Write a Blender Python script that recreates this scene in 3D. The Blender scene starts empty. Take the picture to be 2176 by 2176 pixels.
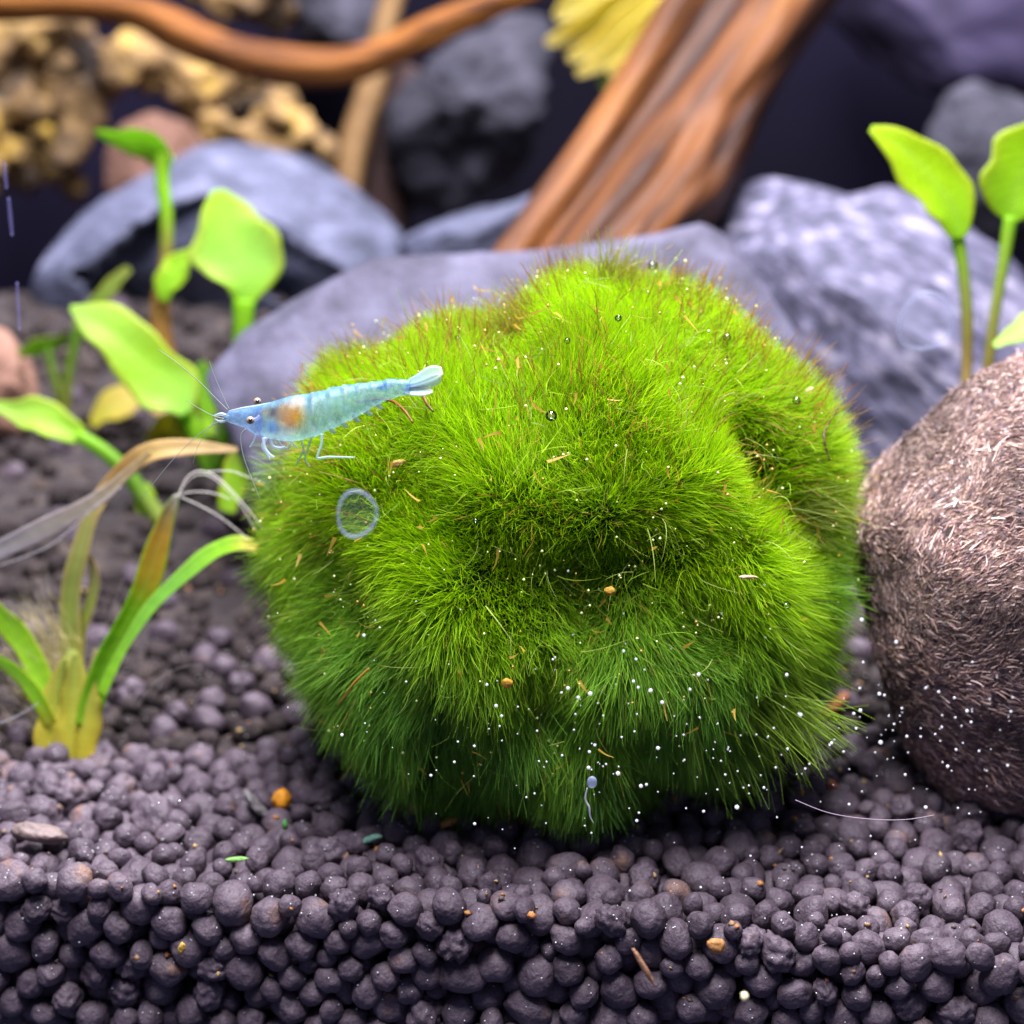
import bpy, math, random
import numpy as np
from mathutils import Vector, Matrix, noise, kdtree

random.seed(7); rng = np.random.default_rng(7)
sc = bpy.context.scene
COL = sc.collection
sc.unit_settings.scale_length = 0.01          # one unit is one centimetre

# ------------------------------------------------------------------ camera
PITCH = math.radians(18.0); CD = 16.0; TH = 4.4 / 16.0
AIM = np.array([0.0, 0.0, 2.4])
Fv = np.array([0.0, math.cos(PITCH), -math.sin(PITCH)])
Rv = np.array([1.0, 0.0, 0.0])
Uv = np.array([0.0, math.sin(PITCH), math.cos(PITCH)])
CAM = AIM - Fv * CD
cd = bpy.data.cameras.new('camera'); cam = bpy.data.objects.new('camera', cd); COL.objects.link(cam)
cam.location = CAM; cam.rotation_euler = (math.pi / 2 - PITCH, 0, 0)
cd.sensor_width = 36; cd.lens = 18 / TH; cd.clip_start = 0.1; cd.clip_end = 400
cd.dof.use_dof = True; cd.dof.focus_distance = 13.9; cd.dof.aperture_fstop = cd.lens * 1e-3 / 0.26
sc.camera = cam

# ------------------------------------------------------------------ light
w = bpy.data.worlds.new('World'); sc.world = w; w.use_nodes = True
bg = w.node_tree.nodes['Background']; bg.inputs[0].default_value = (0.45, 0.46, 0.86, 1); bg.inputs[1].default_value = 0.32
def area_lamp(name, loc, target, sx, sy, power, color):
    l = bpy.data.lights.new(name, 'AREA'); l.shape = 'RECTANGLE'; l.size = sx; l.size_y = sy
    l.energy = power; l.color = color
    o = bpy.data.objects.new(name, l); COL.objects.link(o); o.location = loc
    o.rotation_euler = (Vector(target) - Vector(loc)).to_track_quat('-Z', 'Y').to_euler()
    return o
area_lamp('aquarium_lamp', (1.0, 1.6, 26.0), (0.4, 1.8, 0), 32, 8.6, 46000, (1.0, 0.955, 1.03))
sc.view_settings.view_transform = 'Standard'; sc.view_settings.look = 'None'
sc.view_settings.exposure = 0; sc.view_settings.gamma = 1

# ------------------------------------------------------------------ helpers
def pxs(d): return 2 * TH * d / 2176.0                  # size of a photograph pixel at axial depth d
def at_d(px, py, d):
    return CAM + d * (Fv + Rv * ((px - 1088) / 1088 * TH) - Uv * ((py - 1088) / 1088 * TH))
def glass_y(x): return -2.85 - 0.14 * x
def G(x, y):
    t = max(0.0, y - 0.6)
    z = 0.12 + 0.05 * math.sin(x * 0.9 + 1) + 0.04 * math.sin(y * 1.3 + x * 0.5)
    z += 0.3 * t * t / (t + 0.8)
    if y > 9: z -= 0.55 * (y - 9)
    return z
def ground_at(px, py):
    lo, hi = 10.0, 34.0
    for _ in range(50):
        m = (lo + hi) / 2; p = at_d(px, py, m)
        if p[2] > G(p[0], p[1]): lo = m
        else: hi = m
    return at_d(px, py, lo), lo

ORG = {}
def tag(o, label=None, cat=None, group=None, kind=None):
    if label: o['label'] = label
    if cat: o['category'] = cat
    if group: o['group'] = group
    if kind: o['kind'] = kind
    return o
def thing(name, label, cat, loc, group=None):
    o = bpy.data.objects.new(name, None); COL.objects.link(o)
    o.location = tuple(float(v) for v in loc); o.empty_display_size = 0.1
    ORG[o.name] = np.array(loc, float)
    return tag(o, label, cat, group)
def new_mesh(name, verts, faces, smooth=True, colors=None):
    me = bpy.data.meshes.new(name)
    verts = np.asarray(verts, float)
    if isinstance(faces, np.ndarray):
        k = faces.shape[1]; n = len(faces)
        me.vertices.add(len(verts)); me.vertices.foreach_set('co', verts.astype(np.float32).ravel())
        me.loops.add(n * k); me.loops.foreach_set('vertex_index', faces.astype(np.int32).ravel())
        me.polygons.add(n); me.polygons.foreach_set('loop_start', np.arange(0, n * k, k, dtype=np.int32))
        me.update(calc_edges=True)
    else:
        me.from_pydata([tuple(v) for v in verts], [], faces)
    if smooth: me.polygons.foreach_set('use_smooth', np.ones(len(me.polygons), dtype=bool))
    if colors is not None:
        a = me.color_attributes.new('Col', 'FLOAT_COLOR', 'POINT')
        c = np.ones((len(verts), 4), np.float32); c[:, :3] = colors
        a.data.foreach_set('color', c.ravel())
    me.update()
    return me
def mobj(name, vf, mat, parent=None, smooth=True, colors=None, origin=None):
    verts, faces = vf; verts = np.asarray(verts, float)
    if parent is not None: o0 = ORG[parent.name]
    else: o0 = np.array(origin, float) if origin is not None else verts.mean(0)
    o = bpy.data.objects.new(name, new_mesh(name, verts - o0, faces, smooth, colors)); COL.objects.link(o)
    if mat: o.data.materials.append(mat)
    if parent is not None: o.parent = parent
    else: o.location = o0
    ORG[o.name] = o0
    return o
def unit(v): v = np.asarray(v, float); return v / (np.linalg.norm(v) + 1e-12)
def crom(P, n):
    P = np.asarray(P, float)
    if P.ndim == 1: P = P[:, None]
    k = len(P); t = np.linspace(0, k - 1, n); i = np.clip(t.astype(int), 0, k - 2); f = (t - i)[:, None]
    p0 = P[np.clip(i - 1, 0, k - 1)]; p1 = P[i]; p2 = P[i + 1]; p3 = P[np.clip(i + 2, 0, k - 1)]
    return 0.5 * (2 * p1 + (p2 - p0) * f + (2 * p0 - 5 * p1 + 4 * p2 - p3) * f ** 2 + (3 * p1 - p0 - 3 * p2 + p3) * f ** 3)
def tube(P, rad, n=24, seg=8, ridge=None):
    """closed tapering tube through control points; ridge(t, a) multiplies the radius"""
    P = np.asarray(P, float)
    C = crom(P, n); r = np.interp(np.linspace(0, 1, n), np.linspace(0, 1, len(rad)), rad)
    T = np.gradient(C, axis=0); T /= np.linalg.norm(T, axis=1)[:, None] + 1e-12
    u = unit(np.cross(T[0], [0.31, 0.53, 0.79])); V = []
    for i in range(n):
        u = unit(u - T[i] * np.dot(u, T[i])); v = np.cross(T[i], u)
        for j in range(seg):
            a = 2 * math.pi * j / seg; q = r[i] * (ridge(i / (n - 1), a) if ridge else 1)
            V.append(C[i] + (u * math.cos(a) + v * math.sin(a)) * q)
    F = []
    for i in range(n - 1):
        for j in range(seg):
            a = i * seg + j; b = i * seg + (j + 1) % seg
            F.append((a, b, b + seg, a + seg))
    F.append(tuple(range(seg))[::-1]); F.append(tuple(range((n - 1) * seg, n * seg)))
    return np.array(V), F
def join(parts):
    V = []; F = []; k = 0
    for v, f in parts:
        V.append(np.asarray(v)); F += [tuple(i + k for i in q) for q in f]; k += len(v)
    return np.concatenate(V), F
def px_path(pts, d):
    """pixels (x, y[, depth]) -> points"""
    return np.array([at_d(p[0], p[1], p[2] if len(p) > 2 else d) for p in pts])
def blade(P, hw, roll=0.3, fold=0.25, thick=0.02, n=22, m=7, wave=0.0, ph=0.0):
    """a leaf: closed thin lens over a midrib. hw = half widths (cm). Returns verts, faces, along, across"""
    C = crom(P, n); W = np.maximum(crom(np.array(hw, float), n)[:, 0], 0.004)
    T = np.gradient(C, axis=0); T /= np.linalg.norm(T, axis=1)[:, None]
    V = []; al = []; ac = []
    for side in (1, -1):
        for i in range(n):
            view = unit(CAM - C[i]); a0 = unit(np.cross(T[i], view)); nn = unit(np.cross(a0, T[i]))
            ac0 = a0 * math.cos(roll) + nn * math.sin(roll); nn = np.cross(ac0, T[i])
            if np.dot(nn, view) < 0: nn = -nn
            for j in range(m):
                s = -1 + 2 * j / (m - 1)
                wv = wave * W[i] * math.sin(i / n * 9 + ph + s * 1.2) * abs(s)
                V.append(C[i] + ac0 * (s * W[i] * (1 + 0.9 * wave * (math.sin(i / n * 11 + 2 * ph + (2 if s > 0 else 0)) + 0.6 * math.sin(i / n * 23 + ph))) / max(0.3, math.cos(roll))) + nn * (fold * W[i] * abs(s) ** 1.5 + wv + side * thick * (1 - 0.75 * s * s) * (0.4 + 0.6 * min(1, W[i] * 12))))
                al.append(i / (n - 1)); ac.append(s)
    F = []; N = n * m
    for i in range(n - 1):
        for j in range(m - 1):
            a = i * m + j
            F.append((a, a + 1, a + m + 1, a + m)); F.append((N + a, N + a + m, N + a + m + 1, N + a + 1))
        a = i * m; F.append((a, a + m, N + a + m, N + a)); a = i * m + m - 1; F.append((a, N + a, N + a + m, a + m))
    for j in range(m - 1):
        F.append((j, N + j, N + j + 1, j + 1)); b = (n - 1) * m + j; F.append((b, b + 1, N + b + 1, N + b))
    return np.array(V), F, np.array(al), np.array(ac)
def ramp(t, stops):
    t = np.asarray(t); xs = [s[0] for s in stops]
    return np.stack([np.interp(t, xs, [s[1][k] for s in stops]) for k in range(3)], -1)

# ------------------------------------------------------------------ materials
def nodes(m):
    m.use_nodes = True; nt = m.node_tree; nt.nodes.clear(); return nt
def make_mat(name, color=None, attr=False, stops=None, scale=4.0, detail=6.0, distort=0.0, stretch=None, rough=0.6, spec=0.4,
             transl=0.0, transp=0.0, bump=0.0, bscale=40.0, fine=0.0, fscale=60.0, coat=0.0):
    m = bpy.data.materials.new(name); nt = nodes(m); N = nt.nodes; L = nt.links
    out = N.new('ShaderNodeOutputMaterial'); p = N.new('ShaderNodeBsdfPrincipled')
    p.inputs['Roughness'].default_value = rough; p.inputs['Specular IOR Level'].default_value = spec
    if coat: p.inputs['Coat Weight'].default_value = coat; p.inputs['Coat Roughness'].default_value = 0.15
    geo = N.new('ShaderNodeNewGeometry'); vec = geo.outputs['Position']
    if stretch:
        mp = N.new('ShaderNodeMapping'); mp.vector_type = 'TEXTURE'; L.new(vec, mp.inputs['Vector'])
        mp.inputs['Rotation'].default_value = stretch[0]; mp.inputs['Scale'].default_value = stretch[1]; vec = mp.outputs['Vector']
    if attr:
        a = N.new('ShaderNodeAttribute'); a.attribute_name = 'Col'; col = a.outputs['Color']
    elif stops:
        nz = N.new('ShaderNodeTexNoise'); nz.inputs['Scale'].default_value = scale; nz.inputs['Detail'].default_value = detail
        nz.inputs['Distortion'].default_value = distort; L.new(vec, nz.inputs['Vector'])
        cr = N.new('ShaderNodeValToRGB'); L.new(nz.outputs['Fac'], cr.inputs['Fac'])
        e = cr.color_ramp.elements
        while len(e) < len(stops): e.new(0.5)
        for el, (x, c) in zip(e, stops): el.position = x; el.color = (*c, 1)
        col = cr.outputs['Color']
    else:
        rgb = N.new('ShaderNodeRGB'); rgb.outputs[0].default_value = (*color, 1); col = rgb.outputs[0]
    if fine:
        n2 = N.new('ShaderNodeTexNoise'); n2.inputs['Scale'].default_value = fscale; n2.inputs['Detail'].default_value = 4
        L.new(vec, n2.inputs['Vector'])
        mr = N.new('ShaderNodeMapRange'); mr.inputs[1].default_value = 0.27; mr.inputs[2].default_value = 0.7
        mr.inputs[3].default_value = 1 - fine; mr.inputs[4].default_value = 1 + fine; L.new(n2.outputs['Fac'], mr.inputs[0])
        mx = N.new('ShaderNodeVectorMath'); mx.operation = 'SCALE'; L.new(col, mx.inputs[0]); L.new(mr.outputs[0], mx.inputs['Scale'])
        col = mx.outputs[0]
    L.new(col, p.inputs['Base Color'])
    nrm = None
    if bump:
        n3 = N.new('ShaderNodeTexNoise'); n3.inputs['Scale'].default_value = bscale; n3.inputs['Detail'].default_value = 5
        L.new(vec, n3.inputs['Vector'])
        b = N.new('ShaderNodeBump'); b.inputs['Strength'].default_value = bump; b.inputs['Distance'].default_value = 1.0 / bscale
        L.new(n3.outputs['Fac'], b.inputs['Height']); nrm = b.outputs[0]; L.new(nrm, p.inputs['Normal'])
    sh = p.outputs[0]
    if transl:
        t = N.new('ShaderNodeBsdfTranslucent'); L.new(col, t.inputs[0]); mi = N.new('ShaderNodeMixShader'); mi.inputs[0].default_value = transl
        L.new(sh, mi.inputs[1]); L.new(t.outputs[0], mi.inputs[2]); sh = mi.outputs[0]
    if transp:
        t = N.new('ShaderNodeBsdfTransparent'); mi = N.new('ShaderNodeMixShader'); mi.inputs[0].default_value = transp
        L.new(sh, mi.inputs[1]); L.new(t.outputs[0], mi.inputs[2]); sh = mi.outputs[0]
    L.new(sh, out.inputs['Surface'])
    return m
M = {}
M['pellet'] = make_mat('soil_pellet_clay', stops=[(0.3, (0.041, 0.029, 0.039)), (0.5, (0.064, 0.047, 0.062)), (0.64, (0.087, 0.066, 0.081)), (0.75, (0.145, 0.085, 0.065))],
                       scale=2.6, detail=3, rough=0.62, spec=0.35, bump=0.45, bscale=24, fine=0.35, fscale=55)
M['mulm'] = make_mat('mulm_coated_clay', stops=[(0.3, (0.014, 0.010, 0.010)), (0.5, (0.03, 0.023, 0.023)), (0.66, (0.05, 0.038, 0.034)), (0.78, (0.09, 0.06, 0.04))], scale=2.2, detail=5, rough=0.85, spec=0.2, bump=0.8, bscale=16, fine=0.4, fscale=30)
M['soil'] = make_mat('soil_dust', stops=[(0.3, (0.012, 0.009, 0.010)), (0.55, (0.034, 0.027, 0.027)), (0.72, (0.075, 0.055, 0.042))], scale=3, rough=0.9, bump=0.8, bscale=14)
M['core'] = make_mat('moss_core', stops=[(0.3, (0.006, 0.014, 0.003)), (0.7, (0.02, 0.045, 0.006))], scale=8, rough=0.9)
M['strand'] = make_mat('moss_strand', attr=True, rough=0.5, spec=0.18, transl=0.5)
M['leaf'] = make_mat('leaf_tissue', attr=True, rough=0.45, spec=0.18, transl=0.52, bump=0.08, bscale=9)
M['rock_blue'] = make_mat('blue_grey_stone', stops=[(0.3, (0.022, 0.025, 0.038)), (0.45, (0.058, 0.064, 0.10)), (0.6, (0.09, 0.097, 0.15)), (0.75, (0.15, 0.158, 0.22))], scale=1.3, stretch=((0, math.radians(70), 0), (0.6, 1, 1.6)), detail=8, distort=0.4, rough=0.75, spec=0.22, bump=0.5, bscale=6, fine=0.25, fscale=9)
M['rock_slab'] = make_mat('smooth_slate', stops=[(0.32, (0.034, 0.033, 0.05)), (0.5, (0.060, 0.058, 0.088)), (0.68, (0.088, 0.086, 0.128))], scale=2.2, detail=7, rough=0.75, spec=0.22, bump=0.3, bscale=7, fine=0.12, fscale=12)
M['rock_white'] = make_mat('mottled_pale_stone', stops=[(0.34, (0.03, 0.031, 0.05)), (0.46, (0.06, 0.06, 0.098)), (0.56, (0.10, 0.097, 0.15)), (0.7, (0.24, 0.228, 0.29))], scale=3.0, detail=12, distort=0.5, stretch=((0, math.radians(128), 0), (0.55, 0.8, 2.2)), rough=0.75, spec=0.22, bump=0.4, bscale=4, fine=0.25, fscale=8)
M['rock_dark'] = make_mat('dark_stone', stops=[(0.3, (0.012, 0.012, 0.018)), (0.5, (0.028, 0.028, 0.04)), (0.72, (0.065, 0.062, 0.085))], scale=1.0, detail=8, distort=0.6, rough=0.8, spec=0.2, bump=0.5, bscale=5)
_e = (Vector(at_d(1650, 0, 25)) - Vector(at_d(1250, 550, 21.5))).to_track_quat('Z', 'Y').to_euler()
M['wood'] = make_mat('orange_driftwood', stops=[(0.32, (0.018, 0.006, 0.003)), (0.46, (0.055, 0.019, 0.005)), (0.58, (0.105, 0.036, 0.007)), (0.74, (0.17, 0.07, 0.015))], scale=1.2, detail=6, distort=0.0, stretch=(tuple(_e), (0.42, 0.42, 6.0)), rough=0.6, bump=0.3, bscale=4, spec=0.2)
M['branch'] = make_mat('orange_branch_bark', stops=[(0.35, (0.06, 0.02, 0.005)), (0.5, (0.17, 0.06, 0.01)), (0.7, (0.25, 0.098, 0.018))], scale=1.4, stretch=((0, math.radians(90), 0), (0.25, 0.25, 3.0)), rough=0.7, spec=0.2, bump=0.3, bscale=6)
M['twig'] = make_mat('tan_twig_bark', stops=[(0.3, (0.12, 0.065, 0.022)), (0.7, (0.2, 0.115, 0.04))], scale=1.5, rough=0.7, bump=0.3, bscale=6)
M['redwood'] = make_mat('dark_red_bark', stops=[(0.3, (0.014, 0.006, 0.006)), (0.7, (0.04, 0.015, 0.012))], scale=1.5, rough=0.8)
M['ochre'] = make_mat('ochre_stone', stops=[(0.34, (0.03, 0.022, 0.018)), (0.47, (0.15, 0.09, 0.035)), (0.6, (0.24, 0.15, 0.05)), (0.76, (0.42, 0.28, 0.035))], scale=1.1, detail=5, rough=0.8, bump=0.6, bscale=3, fine=0.3, fscale=3)
M['pink'] = make_mat('pinkish_stone', stops=[(0.3, (0.15, 0.075, 0.05)), (0.7, (0.24, 0.13, 0.09))], scale=1.2, rough=0.8, bump=0.3, bscale=5)
M['husk'] = make_mat('coconut_husk', stops=[(0.3, (0.045, 0.032, 0.028)), (0.5, (0.13, 0.09, 0.072)), (0.7, (0.24, 0.165, 0.12))], scale=5, detail=6, rough=0.85, bump=0.8, bscale=12)
M['fibre'] = make_mat('husk_fibre', attr=True, rough=0.6, spec=0.35, transl=0.15)
M['shrimp'] = make_mat('shrimp_shell', attr=True, rough=0.3, spec=0.35, transl=0.45, transp=0.5, bump=0.12, bscale=14)
M['shrimp_clear'] = make_mat('clear_shrimp_limb', attr=True, rough=0.25, spec=0.6, transl=0.4, transp=0.42)
M['eye'] = make_mat('shrimp_eye', color=(0.012, 0.008, 0.006), rough=0.08, spec=0.8, coat=0.6)
M['eye_ring'] = make_mat('amber_eye_ring', color=(0.28, 0.2, 0.13), rough=0.3)
M['bubble'] = make_mat('bubble_glint_white', color=(0.9, 0.92, 0.95), rough=0.12, spec=1.0, transl=0.4, transp=0.25, coat=1.0)  # white colour stands in for the highlights on small clear bubbles
cb = bpy.data.materials.new('clear_bubble'); nt = nodes(cb); _o = nt.nodes.new('ShaderNodeOutputMaterial'); _m = nt.nodes.new('ShaderNodeMixShader'); _t = nt.nodes.new('ShaderNodeBsdfTransparent'); _g = nt.nodes.new('ShaderNodeBsdfGlossy'); _f = nt.nodes.new('ShaderNodeFresnel')
_t.inputs[0].default_value = (0.86, 0.9, 0.92, 1); _g.inputs['Roughness'].default_value = 0.06; _f.inputs['IOR'].default_value = 1.75; nt.links.new(_f.outputs[0], _m.inputs[0]); nt.links.new(_t.outputs[0], _m.inputs[1]); nt.links.new(_g.outputs[0], _m.inputs[2]); nt.links.new(_m.outputs[0], _o.inputs['Surface'])
M['clear_bubble'] = cb
M['film'] = make_mat('dried_water_film', color=(0.3, 0.36, 0.5), rough=0.3, transl=0.5, transp=0.93)
M['film_rim'] = make_mat('dried_water_rim', color=(0.38, 0.44, 0.62), rough=0.3, transl=0.5, transp=0.76)
M['streak'] = make_mat('violet_streak', color=(0.3, 0.28, 0.62), rough=0.3, transl=0.4, transp=0.82)
M['thread'] = make_mat('pale_thread', attr=True, rough=0.4, transl=0.3)
M['bit'] = make_mat('debris', attr=True, rough=0.6, transl=0.15, bump=0.5, bscale=14)
M['violet'] = make_mat('violet_block', stops=[(0.3, (0.014, 0.010, 0.032)), (0.7, (0.036, 0.026, 0.075))], scale=0.5, rough=0.8)
M['wall'] = make_mat('dark_tank_back', stops=[(0.35, (0.003, 0.003, 0.006)), (0.55, (0.006, 0.005, 0.014)), (0.75, (0.013, 0.010, 0.028))], scale=0.12, detail=3, rough=0.9, spec=0.08)
gm = bpy.data.materials.new('clear_glass'); nt = nodes(gm)
_o = nt.nodes.new('ShaderNodeOutputMaterial'); _t = nt.nodes.new('ShaderNodeBsdfTransparent'); nt.links.new(_t.outputs[0], _o.inputs[0])

# ------------------------------------------------------------------ setting: soil bed, back wall, front glass
xs = np.linspace(-16, 16, 193); ys = np.concatenate([np.linspace(-3.6, 6, 90), np.linspace(6.2, 18.2, 60)])
V = []
for y in ys:
    for x in xs:
        yy = max(y, glass_y(x) + 0.42)
        dep = 0.33 - 0.27 * min(1, max(0, (y - 0.4) / 2.0))
        V.append((x, yy, G(x, yy) - dep + 0.10 * noise.noise((x * 1.6, y * 1.6, 0)) + 0.05 * noise.noise((x * 5, y * 5, 3))))
nx = len(xs)
Fc = np.array([(i * nx + j, i * nx + j + 1, (i + 1) * nx + j + 1, (i + 1) * nx + j) for i in range(len(ys) - 1) for j in range(nx - 1)])
V = np.array(V); skirt = V[:nx].copy(); skirt[:, 2] = -2.5
V2 = np.concatenate([V, skirt]); k0 = len(V)
Fs = np.array([(k0 + j, k0 + j + 1, j + 1, j) for j in range(nx - 1)])
tag(mobj('soil_bed', (V2, np.concatenate([Fc, Fs])), M['soil'], origin=(0, 0, 0)), kind='structure')
def slab(name, p0, p1, z0, z1, th, mat):
    p0 = np.array(p0); p1 = np.array(p1); t = unit(p1 - p0); nn = np.array([t[1], -t[0]]) * th
    q = [p0, p1, p1 + nn, p0 + nn]
    V = [(*a, z) for z in (z0, z1) for a in q]
    F = [(0, 3, 2, 1), (4, 5, 6, 7), (0, 1, 5, 4), (1, 2, 6, 5), (2, 3, 7, 6), (3, 0, 4, 7)]
    return tag(mobj(name, (np.array(V, float), F), mat, smooth=False), kind='structure')
slab('tank_back_wall', (-30, 18.5), (30, 18.5), -3, 16, -0.5, M['wall'])
slab('front_glass_wall', (-16, glass_y(-16)), (16, glass_y(16)), -2.6, 16, 0.5, gm)

# ------------------------------------------------------------------ outlines with depth
def poly_radius(pts, cx, cy):
    P = np.array(pts, float)[:, :2] - (cx, cy); Q = np.roll(P, -1, 0)
    def f(th):
        d = np.array([math.cos(th), -math.sin(th)]); best = 1.0
        for a, b in zip(P, Q):
            e = b - a; den = d[0] * e[1] - d[1] * e[0]
            if abs(den) < 1e-9: continue
            t = (a[0] * e[1] - a[1] * e[0]) / den; u = (a[0] * d[1] - a[1] * d[0]) / den
            if t > 0 and -1e-6 <= u <= 1 + 1e-6: best = max(best, t)
        return best
    return f
def outline_stone(pts, d, thick, seed, amp=0.12, freq=0.8, cuts=10, cutk=(0.8, 0.96), nth=110, nph=56, boxy=0.8, center=None, smoothing=1, dents=(), tilt=0.0, tmin=-9.0):
    cx, cy = center or np.mean(np.array(pts), 0); c = at_d(cx, cy, d); f = poly_radius(pts, cx, cy); s = pxs(d)
    rad = np.array([f(2 * math.pi * i / nth) * s for i in range(nth)])
    for _ in range(smoothing): rad = 0.25 * np.roll(rad, 1) + 0.5 * rad + 0.25 * np.roll(rad, -1)
    rr = random.Random(seed); off = Vector((rr.uniform(-50, 50), rr.uniform(-50, 50), rr.uniform(-50, 50)))
    A = unit(CAM - c); R_ = unit(Rv - A * np.dot(Rv, A)); U_ = np.cross(A, R_)
    V = []
    for k in range(1, nph):
        ph = -math.pi / 2 + math.pi * k / nph; cp = math.cos(ph) ** boxy; sp = math.copysign(abs(math.sin(ph)) ** boxy, math.sin(ph))
        for i in range(nth):
            th = 2 * math.pi * i / nth
            V.append((R_ * math.cos(th) + U_ * math.sin(th)) * rad[i] * cp + A * thick * sp)
    V.append(-A * thick); V.append(A * thick); V = np.array(V)
    for _ in range(cuts):
        n = unit(A * 0.85 + R_ * rr.uniform(-0.9, 0.9) + U_ * rr.uniform(-0.7, 0.9)); h = (V @ n); hm = h.max() * rr.uniform(*cutk)
        o = np.maximum(h - hm, 0); V = V - o[:, None] * n * 0.92
    if tilt:
        V = V - np.outer(np.maximum(V @ U_, tmin) * tilt, A)
    for (dx, dy, rr_, dp) in dents:
        q = at_d(dx, dy, d) - c; q2 = V - np.outer(V @ A, A)
        g = np.exp(-(((q2 - (q - A * np.dot(q, A))) ** 2).sum(1)) / (rr_ * s) ** 2) * (V @ A > 0)
        V = V - (g * dp)[:, None] * A
    out = np.empty_like(V)
    for i, v in enumerate(V):
        q = Vector(v + c) * freq + off
        dsp = noise.fractal(q, 1.0, 2.1, 5) * amp
        out[i] = v + unit(v) * dsp
    F = []
    for k in range(nph - 2):
        for i in range(nth):
            a = k * nth + i; b = k * nth + (i + 1) % nth
            F.append((a, b, b + nth, a + nth))
    nn = (nph - 1) * nth
    for i in range(nth):
        F.append((nn, (i + 1) % nth, i)); a = (nph - 2) * nth
        F.append((nn + 1, a + i, a + (i + 1) % nth))
    return out + c, F
def stone(name, label, cat, mat, pts, d, thick, seed, **kw):
    v, f = outline_stone(pts, d, thick, seed, **kw)
    return tag(mobj(name, (v, f), mat), label, cat)
ST = 'stone'
stone('stone', 'blue-grey boulder with a pale flat top and dark undercut, behind the bright green leaves', ST, M['rock_blue'],
      [(45, 650), (80, 555), (170, 455), (290, 375), (425, 300), (500, 288), (615, 290), (710, 310), (795, 370), (868, 440), (900, 540), (840, 640), (720, 730), (500, 770), (300, 760), (130, 720)],
      24, 1.8, 3, amp=0.07, freq=1.2, cuts=30, cutk=(0.6, 0.88), center=(450, 540), boxy=0.55, smoothing=0, tilt=0.75, tmin=-0.25, dents=((330, 680, 210, 1.7), (560, 690, 150, 1.3)))
stone('stone', 'smooth lavender-grey slab standing close behind the moss ball', ST, M['rock_slab'],
      [(440, 800), (500, 700), (630, 625), (785, 545), (1100, 528), (1250, 512), (1400, 486), (1505, 462), (1555, 495), (1625, 600), (1705, 740), (1745, 860), (1765, 920), (1700, 1050), (1500, 1150), (1000, 1150), (560, 1030)],
      19.4, 0.7, 11, amp=0.04, freq=0.7, cuts=5, cutk=(0.86, 0.97), nth=220, center=(1100, 830), boxy=0.3, smoothing=0, tilt=0.55)
stone('stone', 'rough mottled stone with whitish veins behind the fibrous husk', ST, M['rock_white'],
      [(1450, 400), (1520, 355), (1600, 338), (1700, 362), (1790, 405), (1880, 380), (1985, 415), (2070, 490), (2200, 580), (2260, 760), (2160, 900), (2000, 960), (1830, 1010), (1740, 960), (1650, 760), (1560, 580), (1490, 480)],
      21.8, 1.2, 21, amp=0.08, freq=1.3, cuts=30, cutk=(0.6, 0.9), center=(1850, 680), boxy=0.5, smoothing=0, tilt=0.6)
stone('stone', 'tall dark craggy stone in the gap between the curved branch and the thick trunk', ST, M['rock_dark'],
      [(880, 180), (950, 70), (1090, 35), (1170, 55), (1150, 160), (1105, 300), (1090, 400), (970, 450), (860, 420), (825, 320)], 29, 1.6, 31, amp=0.4, cuts=14, cutk=(0.65, 0.93))
stone('stone', 'low grey-violet stone wedged beside the foot of the thick trunk', ST, M['rock_blue'],
      [(850, 510), (960, 470), (1090, 430), (1180, 390), (1230, 440), (1150, 560), (980, 600), (860, 570)], 25.5, 1.0, 37, amp=0.14, cuts=6)
stone('stone', 'dark grey stone above the curved branch at the top edge', ST, M['rock_dark'],
      [(610, -60), (690, -80), (800, -60), (830, 20), (800, 110), (700, 125), (630, 80)], 31, 1.3, 41, amp=0.22, cuts=6)
stone('stone', 'blurred dark grey stone behind the two green leaves beside the husk', ST, M['rock_dark'],
      [(1960, 300), (2000, 210), (2070, 185), (2180, 240), (2260, 330), (2230, 500), (2080, 520), (1980, 440)], 27, 1.5, 43, amp=0.2, cuts=6)
stone('stone', 'pinkish brown stone seen through the arch of the ochre stone', ST, M['pink'],
      [(230, 330), (260, 270), (330, 235), (400, 260), (440, 330), (420, 430), (300, 450), (220, 410)], 27, 0.8, 47, amp=0.08, cuts=3)
stone('stone', 'orange-brown wood-like stone low at the edge beside the small dark leaves', ST, M['pink'],
      [(-120, 720), (-40, 680), (20, 700), (55, 760), (75, 850), (50, 930), (-30, 960), (-130, 900)], 22, 0.8, 53, amp=0.16, cuts=5)
stone('stone', 'dark violet block blurred in the top right corner', ST, M['violet'], [(1720, -120), (1760, 40), (1850, 130), (1960, 190), (2100, 215), (2300, 220), (2360, -120)], 30, 1.2, 71, amp=0.15, cuts=4)  # block added to fill the blurred violet corner, not identified as stone
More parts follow.
